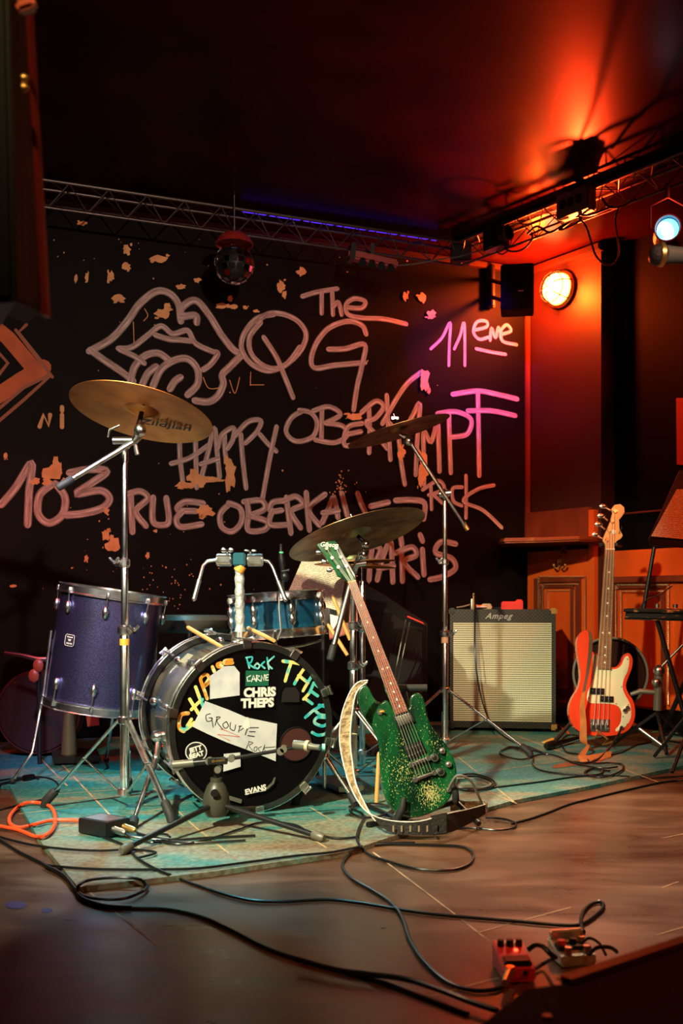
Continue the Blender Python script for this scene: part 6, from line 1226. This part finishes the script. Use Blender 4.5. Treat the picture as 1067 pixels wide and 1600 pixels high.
mb = MB(); mb.lathe([(0, 0), (.006, 0), (.006, .003), (0, .004)], 10, Matrix.Translation(V((K0.x + .075, K0.y - .01, zt)))); mb.build('screw', 'black_metal', t)
# ------------------------------------------------------------------ sheet music behind the snare
t = thing('sheet_music', 'two cream printed sheets leaning on a stand behind the snare drum', 'sheet music', tuple(W(490, 935, 4.55)))
def sheet(pts, Y0, Y1, nm='page', par=t, lab=None):
    q = [W(x, y, Yy) for (x, y), Yy in zip(pts, (Y0, Y0, Y1, Y1))]
    mb = MB(); mb.quad(q); mb.build(nm, 'sheet', par, label=lab, recalc=False)
sheet([(447, 932), (530, 955), (545, 872), (476, 866)], 4.50, 4.58)
mb = MB(); mb.prism([W(505, 905, 4.62), W(556, 900, 4.62), W(560, 985, 4.60), W(515, 1000, 4.60)], (0, .03, 0)); mb.build('backing_board', mat('dull_red_board', (.42, .10, .05), .5), t, bevel=.004)
mb = MB(); mb.prism([W(500, 925, 4.56), W(522, 900, 4.56), W(540, 950, 4.56), W(520, 985, 4.56), W(512, 978, 4.56)], (0, .003, 0)); mb.build('page', 'white', t)
st_ = thing('music_stand', 'dark music stand carrying the cream sheets behind the snare drum', 'music stand', (W(505, 0, 4.68).x, 4.68, 0))
mb = MB(); mb.prism([W(445, 938, 4.60), W(532, 962, 4.60), W(548, 872, 4.70), W(476, 864, 4.70)], (0, .012, 0)); mb.build('desk', 'black_metal', st_)
mb = MB(); mb.cyl((W(505, 0, 4.72).x, 4.72, .0), (W(505, 0, 4.72).x, 4.72, .75), .012); mb.build('pole', 'black_metal', st_)
for a in (.3, 2.4, 4.5): x_ = W(505, 0, 4.72).x; mb = MB(); mb.cyl((x_, 4.72, .25), (x_ + .24 * math.cos(a), 4.72 + .24 * math.sin(a), .01), .008); mb.build('leg', 'black_metal', st_)
# microphone at the snare
t = thing('overhead_microphone', 'black microphone on a thin vertical stand between tom post and snare drum', 'microphone', (W(438, 0, 3.86).x, 3.86, 0))
x_ = W(438, 0, 3.86).x
mb = MB(); mb.cyl((x_ + .012, 3.90, W(0, 1000, 3.9).z), W(442, 870, 3.88), .005); mb.build('rod', 'black_metal', t)
mb = MB(); mb.tube([W(443, 900, 3.84), W(441, 882, 3.84), W(440, 872, 3.84), W(439, 862, 3.84), W(439, 850, 3.84)], [.010, .012, .013, .007, .006], 12); mb.build('body', 'black_plastic', t)
mb = MB(); mb.tube([W(439.5, 869, 3.84), W(439.3, 862, 3.84)], .0085, 12); mb.build('ring', mat('green_ring', (.10, .55, .25), .4), t)
mb = MB(); mb.ball(W(445, 901, 3.83), .016, 12, (1, 1, 1.2)); mb.cyl(W(440, 893, 3.83), W(452, 891, 3.83), .005); mb.build('clip', 'black_metal', t)
mb = MB(); mb.tube([W(437, 912, 3.84), W(436, 950, 3.82), W(439, 985, 3.80), W(434, 1000, 3.80)], .0035, 8); mb.build('lead', 'steel', t)
# dark wedge speaker behind the green guitar, music stand legs
t = thing('floor_monitor', 'black wedge monitor standing tilted behind the green guitar neck', 'monitor speaker', (W(620, 0, 4.9).x, 4.95, 0))
q = [W(560, 1120, 4.85), W(668, 1120, 4.85), W(668, 975, 5.1), W(600, 930, 5.2), W(556, 905, 5.2)]
mb = MB(); mb.prism([(p.x, p.y, max(p.z, .001)) for p in q], (0.02, .30, 0)); mb.build('cabinet', 'wedge_cloth', t, bevel=.012)
mb = MB(); mb.prism([W(571, 1105, 4.84), W(660, 1105, 4.84), W(660, 990, 5.06), W(600, 950, 5.13)], (0, .012, 0)); mb.build('grille', 'black_plastic', t, bevel=.003)
mb = MB(); mb.prism([W(637, 962, 5.04), W(660, 972, 5.05), W(664, 976, 5.05), W(636, 964, 5.04)], (0, .01, 0)); mb.build('red_mark', 'red_plastic', t, label='thin red edge mark')
for lab, a, b in (('thin pale rod leaning against the dark wedge monitor, left one', W(634, 968, 4.80), W(602, 1035, 4.74)), ('thin pale rod leaning against the dark wedge monitor, right one', W(640, 972, 4.79), W(608, 1036, 4.72))):
    mb = MB(); mb.cyl(a, V((b.x - .03, b.y, .01)), .003, seg=6); mb.build('thin_rod', 'grey_metal', label=lab, cat='rod')
# drum stool
t = thing('drum_stool', 'round black drum stool behind the bass drum', 'stool', (W(295, 0, 4.55).x, 4.55, 0))
c = W(295, 972, 4.55); mb = MB(); mb.lathe([(0, -.045), (.17, -.045), (.185, -.03), (.185, .01), (.165, .03), (0, .034)], 32, Matrix.Translation(c)); mb.build('seat', mat('dark_vinyl', (.05, .045, .035), .35), t)
mb = MB(); mb.cyl((c.x, c.y, .12), (c.x, c.y, c.z - .04), .016); mb.build('post', 'chrome', t)
for a in (.5, 2.6, 4.7): mb = MB(); mb.cyl((c.x, c.y, .32), (c.x + .26 * math.cos(a), c.y + .26 * math.sin(a), .012), .009); mb.build('leg', 'chrome', t)
# left background: dark hardware, red light put into its colours
t = thing('hardware_case', 'dark round-bottomed drum case standing behind the floor tom at the left', 'case', (W(75, 0, 4.75).x, 4.75, 0))
MT = Matrix.Translation(W(62, 1112, 4.75)) @ Matrix.Rotation(PI / 2, 4, 'X')
mb = MB(); mb.lathe([(0, -.1), (.18, -.1), (.19, -.09), (.19, .02), (.18, .03), (0, .03)], 40, MT); mb.build('body', mat('red_lit_fibre', (.018, .005, .004), .5), t)
mb = MB(); mb.tube([MT @ V((.19 * math.cos(a * PI / 20), .19 * math.sin(a * PI / 20), .02)) for a in range(40)], .006, 6, closed=True); mb.build('rim', mat('red_lit_rim', (.06, .012, .01), .35), t)
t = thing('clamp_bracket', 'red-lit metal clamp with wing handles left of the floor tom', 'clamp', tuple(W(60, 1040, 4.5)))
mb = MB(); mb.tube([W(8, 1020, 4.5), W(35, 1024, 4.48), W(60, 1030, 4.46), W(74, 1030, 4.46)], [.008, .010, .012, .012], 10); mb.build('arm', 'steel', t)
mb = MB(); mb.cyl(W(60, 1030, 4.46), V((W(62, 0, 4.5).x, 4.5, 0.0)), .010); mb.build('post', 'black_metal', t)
for x, y in ((60, 1040), (53, 1056)): mb = MB(); mb.ball(W(x, y, 4.45), .024, 10, (1, .5, 1.3)); mb.build('wing_handle', mat('red_lit_lever', (.30, .05, .02), .4), t)
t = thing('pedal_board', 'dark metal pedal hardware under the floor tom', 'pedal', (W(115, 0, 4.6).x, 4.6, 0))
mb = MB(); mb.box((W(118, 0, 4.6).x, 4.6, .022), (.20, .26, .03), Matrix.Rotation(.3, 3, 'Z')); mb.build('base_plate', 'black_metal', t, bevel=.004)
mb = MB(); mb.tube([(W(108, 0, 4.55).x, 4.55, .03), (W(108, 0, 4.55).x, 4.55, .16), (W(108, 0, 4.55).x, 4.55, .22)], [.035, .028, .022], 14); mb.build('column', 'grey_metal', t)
mb = MB(); mb.box((W(143, 0, 4.6).x, 4.62, .19), (.055, .012, .075), Matrix.Rotation(-.12, 3, 'Y')); mb.build('plate', mat('red_lit_plate', (.30, .04, .03), .45), t, bevel=.003)
t = thing('microphone_cable_end', 'black cable with a red-lit connector at the left edge of the stage', 'cable', tuple(F(12, 1222)))
mb = MB(); q = [F(-30, 1232, .006), F(5, 1224, .006), F(30, 1218, .006), F(44, 1214, .006), F(60, 1216, .006)]; mb.tube([V(p) for p in smooth([tuple(x) for x in q], 4)], .005, 7); mb.build('lead', 'cable', t)
mb = MB(); mb.tube([F(38, 1216, .012), F(52, 1213, .012)], [.013, .010], 12); mb.build('connector', 'black_plastic', t)
# ------------------------------------------------------------------ right side: music stand, keyboard, bass drum shell
t = thing('music_stand', 'black music stand with an orange-lit printed sheet at the right edge', 'music stand', (W(1085, 0, 4.4).x, 4.4, 0))
mb = MB(); q = [W(1014, 842, 4.35), W(1130, 850, 4.35), W(1150, 730, 4.50), W(1062, 735, 4.50)]; mb.prism(q, (0, .010, 0)); mb.build('desk', 'black_metal', t)
mb = MB(); mb.prism([W(1012, 842, 4.34), W(1130, 850, 4.34), W(1130, 862, 4.34), W(1014, 852, 4.34)], (0, -.03, 0)); mb.build('ledge', 'black_metal', t, bevel=.003)
x_ = W(1090, 0, 4.42).x; mb = MB(); mb.cyl((x_, 4.42, .0), (x_, 4.42, .98), .012); mb.build('pole', 'black_metal', t)
for a in (2.0, 4.0, 6.0): mb = MB(); mb.cyl((x_, 4.42, .28), (x_ + .27 * math.cos(a), 4.42 + .27 * math.sin(a), .010), .008); mb.build('leg', 'black_metal', t)
sm_ = thing('sheet_music', 'printed song sheet resting on the music stand at the right edge', 'sheet music', tuple(W(1050, 840, 4.32)))
mb = MB(); mb.quad([W(1017, 838, 4.31), W(1090, 845, 4.31), W(1120, 760, 4.46), W(1058, 763, 4.46)]); mb.build('page', 'sheet', sm_, recalc=False)
mb = MB(); mb.prism([PSR.at(1057, 622, 0.0), PSR.at(1090, 622, 0.0), PSR.at(1090, 728, 0.0), PSR.at(1058, 726, 0.0)], N2 * .004); mb.build('poster', mat('red_poster', (.50, .06, .03), .6), label='plain red poster at the right edge of the dark wall', cat='poster')
t = thing('keyboard', 'dark worn keyboard on a stand at the right edge behind the bass', 'keyboard', tuple(W(1030, 965, 4.9)))
a = W(974, 968, 5.0); b = W(1120, 972, 4.7); d = (b - a).normalized(); back = V((-d.y, d.x, 0))
mb = MB(); mb.prism([a, b, b + V((0, 0, .055)), a + V((.01, 0, .055))], back * .26); mb.build('body', mat('worn_black_case', (.014, .012, .012), .35, noise=((.30, .10, .03), 18, .62, .68, (1, 1, 3))), t, bevel=.010)
mb = MB(); mb.tube([a + V((0, -.01, .045)), b + V((0, -.01, .045))], .008, 8); mb.build('front_lip', mat('worn_lip', (.02, .015, .012), .3, noise=((.55, .22, .08), 16, .55, .6, (1, 1, 1))), t)
for i in range(3): mb = MB(); p = a.lerp(b, .25 + .2 * i) + back * .13 + V((0, 0, .06)); mb.cyl(p, p + V((0, 0, .018)), .012); mb.build('control_knob', 'steel', t)
t = thing('keyboard_stand', 'black x-frame stand under the keyboard', 'stand', (1.62, 4.95, 0))
for p, q in ((a + back * .05 + d * .15, V((b.x - .02, b.y + .25, .01))), (b + back * .05 - d * .05, V((a.x + .22, a.y + .15, .01)))): mb = MB(); mb.cyl(p, q, .012); mb.build('leg', 'black_metal', t)
mb = MB(); mb.cyl(W(1004, 960, 5.1), W(1022, 855, 5.1), .010); mb.build('upright', 'black_metal', t)
mb = MB(); mb.tube([V(x) for x in smooth([tuple(W(*p, 5.05)) for p in ((1000, 965), (1003, 945), (1015, 935), (1032, 928), (1050, 915))], 4)], .004, 6); mb.build('tie_cable', 'cable', t)
t = thing('round_drum_case', 'large round dark brown drum shell standing behind the bass', 'drum', (W(968, 0, 5.45).x, 5.45, 0))
MT = Matrix.Translation(V((W(965, 0, 5.45).x, 5.45, .262))) @ Matrix.Rotation(math.radians(-15), 4, 'Z') @ Matrix.Rotation(PI / 2, 4, 'X')
MT = Matrix.Translation(V((W(953, 0, 5.45).x, 5.45, W(0, 1052, 5.45).z))) @ Matrix.Rotation(math.radians(-12), 4, 'Z') @ Matrix.Rotation(PI / 2, 4, 'X')
mb = MB(); mb.lathe([(0, -.04), (.19, -.04), (.195, -.03), (.195, .03), (.18, .03), (.175, .015), (0, .012)], 48, MT); mb.build('body', mat('brown_head', (.022, .005, .003), .6, spec=.1), t)
mb = MB(); mb.tube([MT @ V((.19 * math.cos(a * PI / 24), .19 * math.sin(a * PI / 24), .03)) for a in range(48)], .007, 6, closed=True); mb.build('rim', 'grey_metal', t)
t = thing('rack_clamp', 'grey multi-clamp with a thin rod at the right behind the bass', 'clamp', (W(1027, 0, 4.95).x, 4.95, 0))
mb = MB(); mb.cyl(W(1027, 1110, 4.95), W(1029, 1050, 4.95), .020); mb.build('column', 'grey_metal', t)
mb = MB(); mb.ball(W(1029, 1048, 4.94), .028, 12); mb.ball(W(1025, 1066, 4.93), .022, 12); mb.build('joint', 'steel', t)
mb = MB(); mb.cyl(W(1033, 1042, 4.94), W(1066, 1008, 4.94), .006); mb.build('rod', 'steel', t)
mb = MB(); mb.tube([W(985, 1085, 4.98), W(1000, 1080, 4.97), W(1025, 1082, 4.95)], [.010, .013, .012], 10); mb.build('cross_arm', 'grey_metal', t)
x_ = W(1027, 0, 4.95).x
for a in (.4, 2.5, 4.6): mb = MB(); mb.cyl((x_, 4.95, .18), (x_ + .22 * math.cos(a), 4.95 + .22 * math.sin(a), .012), .009); mb.build('leg', 'black_metal', t)
# wired microphone and yellow tape by the amplifier
a, b = F(853, 1166, .022), F(905, 1152, .018); t = thing('dropped_microphone', 'black microphone lying on the floor between amplifier and bass', 'microphone', tuple(a))
mb = MB(); mb.tube([a, a + (b - a) * .04, a + (b - a) * .18, a + (b - a) * .26, b], [.012, .020, .021, .014, .009], 14); mb.build('body', 'black_plastic', t)
mb = MB(); mb.prism([F(846, 1160, .001), F(862, 1153, .001), F(872, 1156, .001), F(858, 1164, .001)], (0, 0, .001)); mb.build('floor_marker', mat('yellow_tape', (.85, .55, .05), .5), label='small yellow tape marker under the dropped microphone', cat='tape')

GROUPS = {'cymbal': 'cymbals of the drum kit', 'cable': 'cables lying about the stage', 'drumstick': 'drumsticks around the drum kit', 'truss': 'lighting trusses under the ceiling',
          'plug': 'loose jack plugs', 'drum': 'drums on the stage', 'rod': 'thin rods by the dark wedge monitor', 'music stand': 'music stands', 'sheet music': 'printed music sheets', 'led strip': 'violet led strips', 'guitar stand': 'guitar stands'}
for o in bpy.data.objects:
    if o.parent is None and o.get('category') in GROUPS and not o.get('group'): o['group'] = GROUPS[o['category']]
for o in bpy.data.objects:
    if o.name.startswith('cymbal_stand') and o.parent is None: o['group'] = 'chrome cymbal stands'
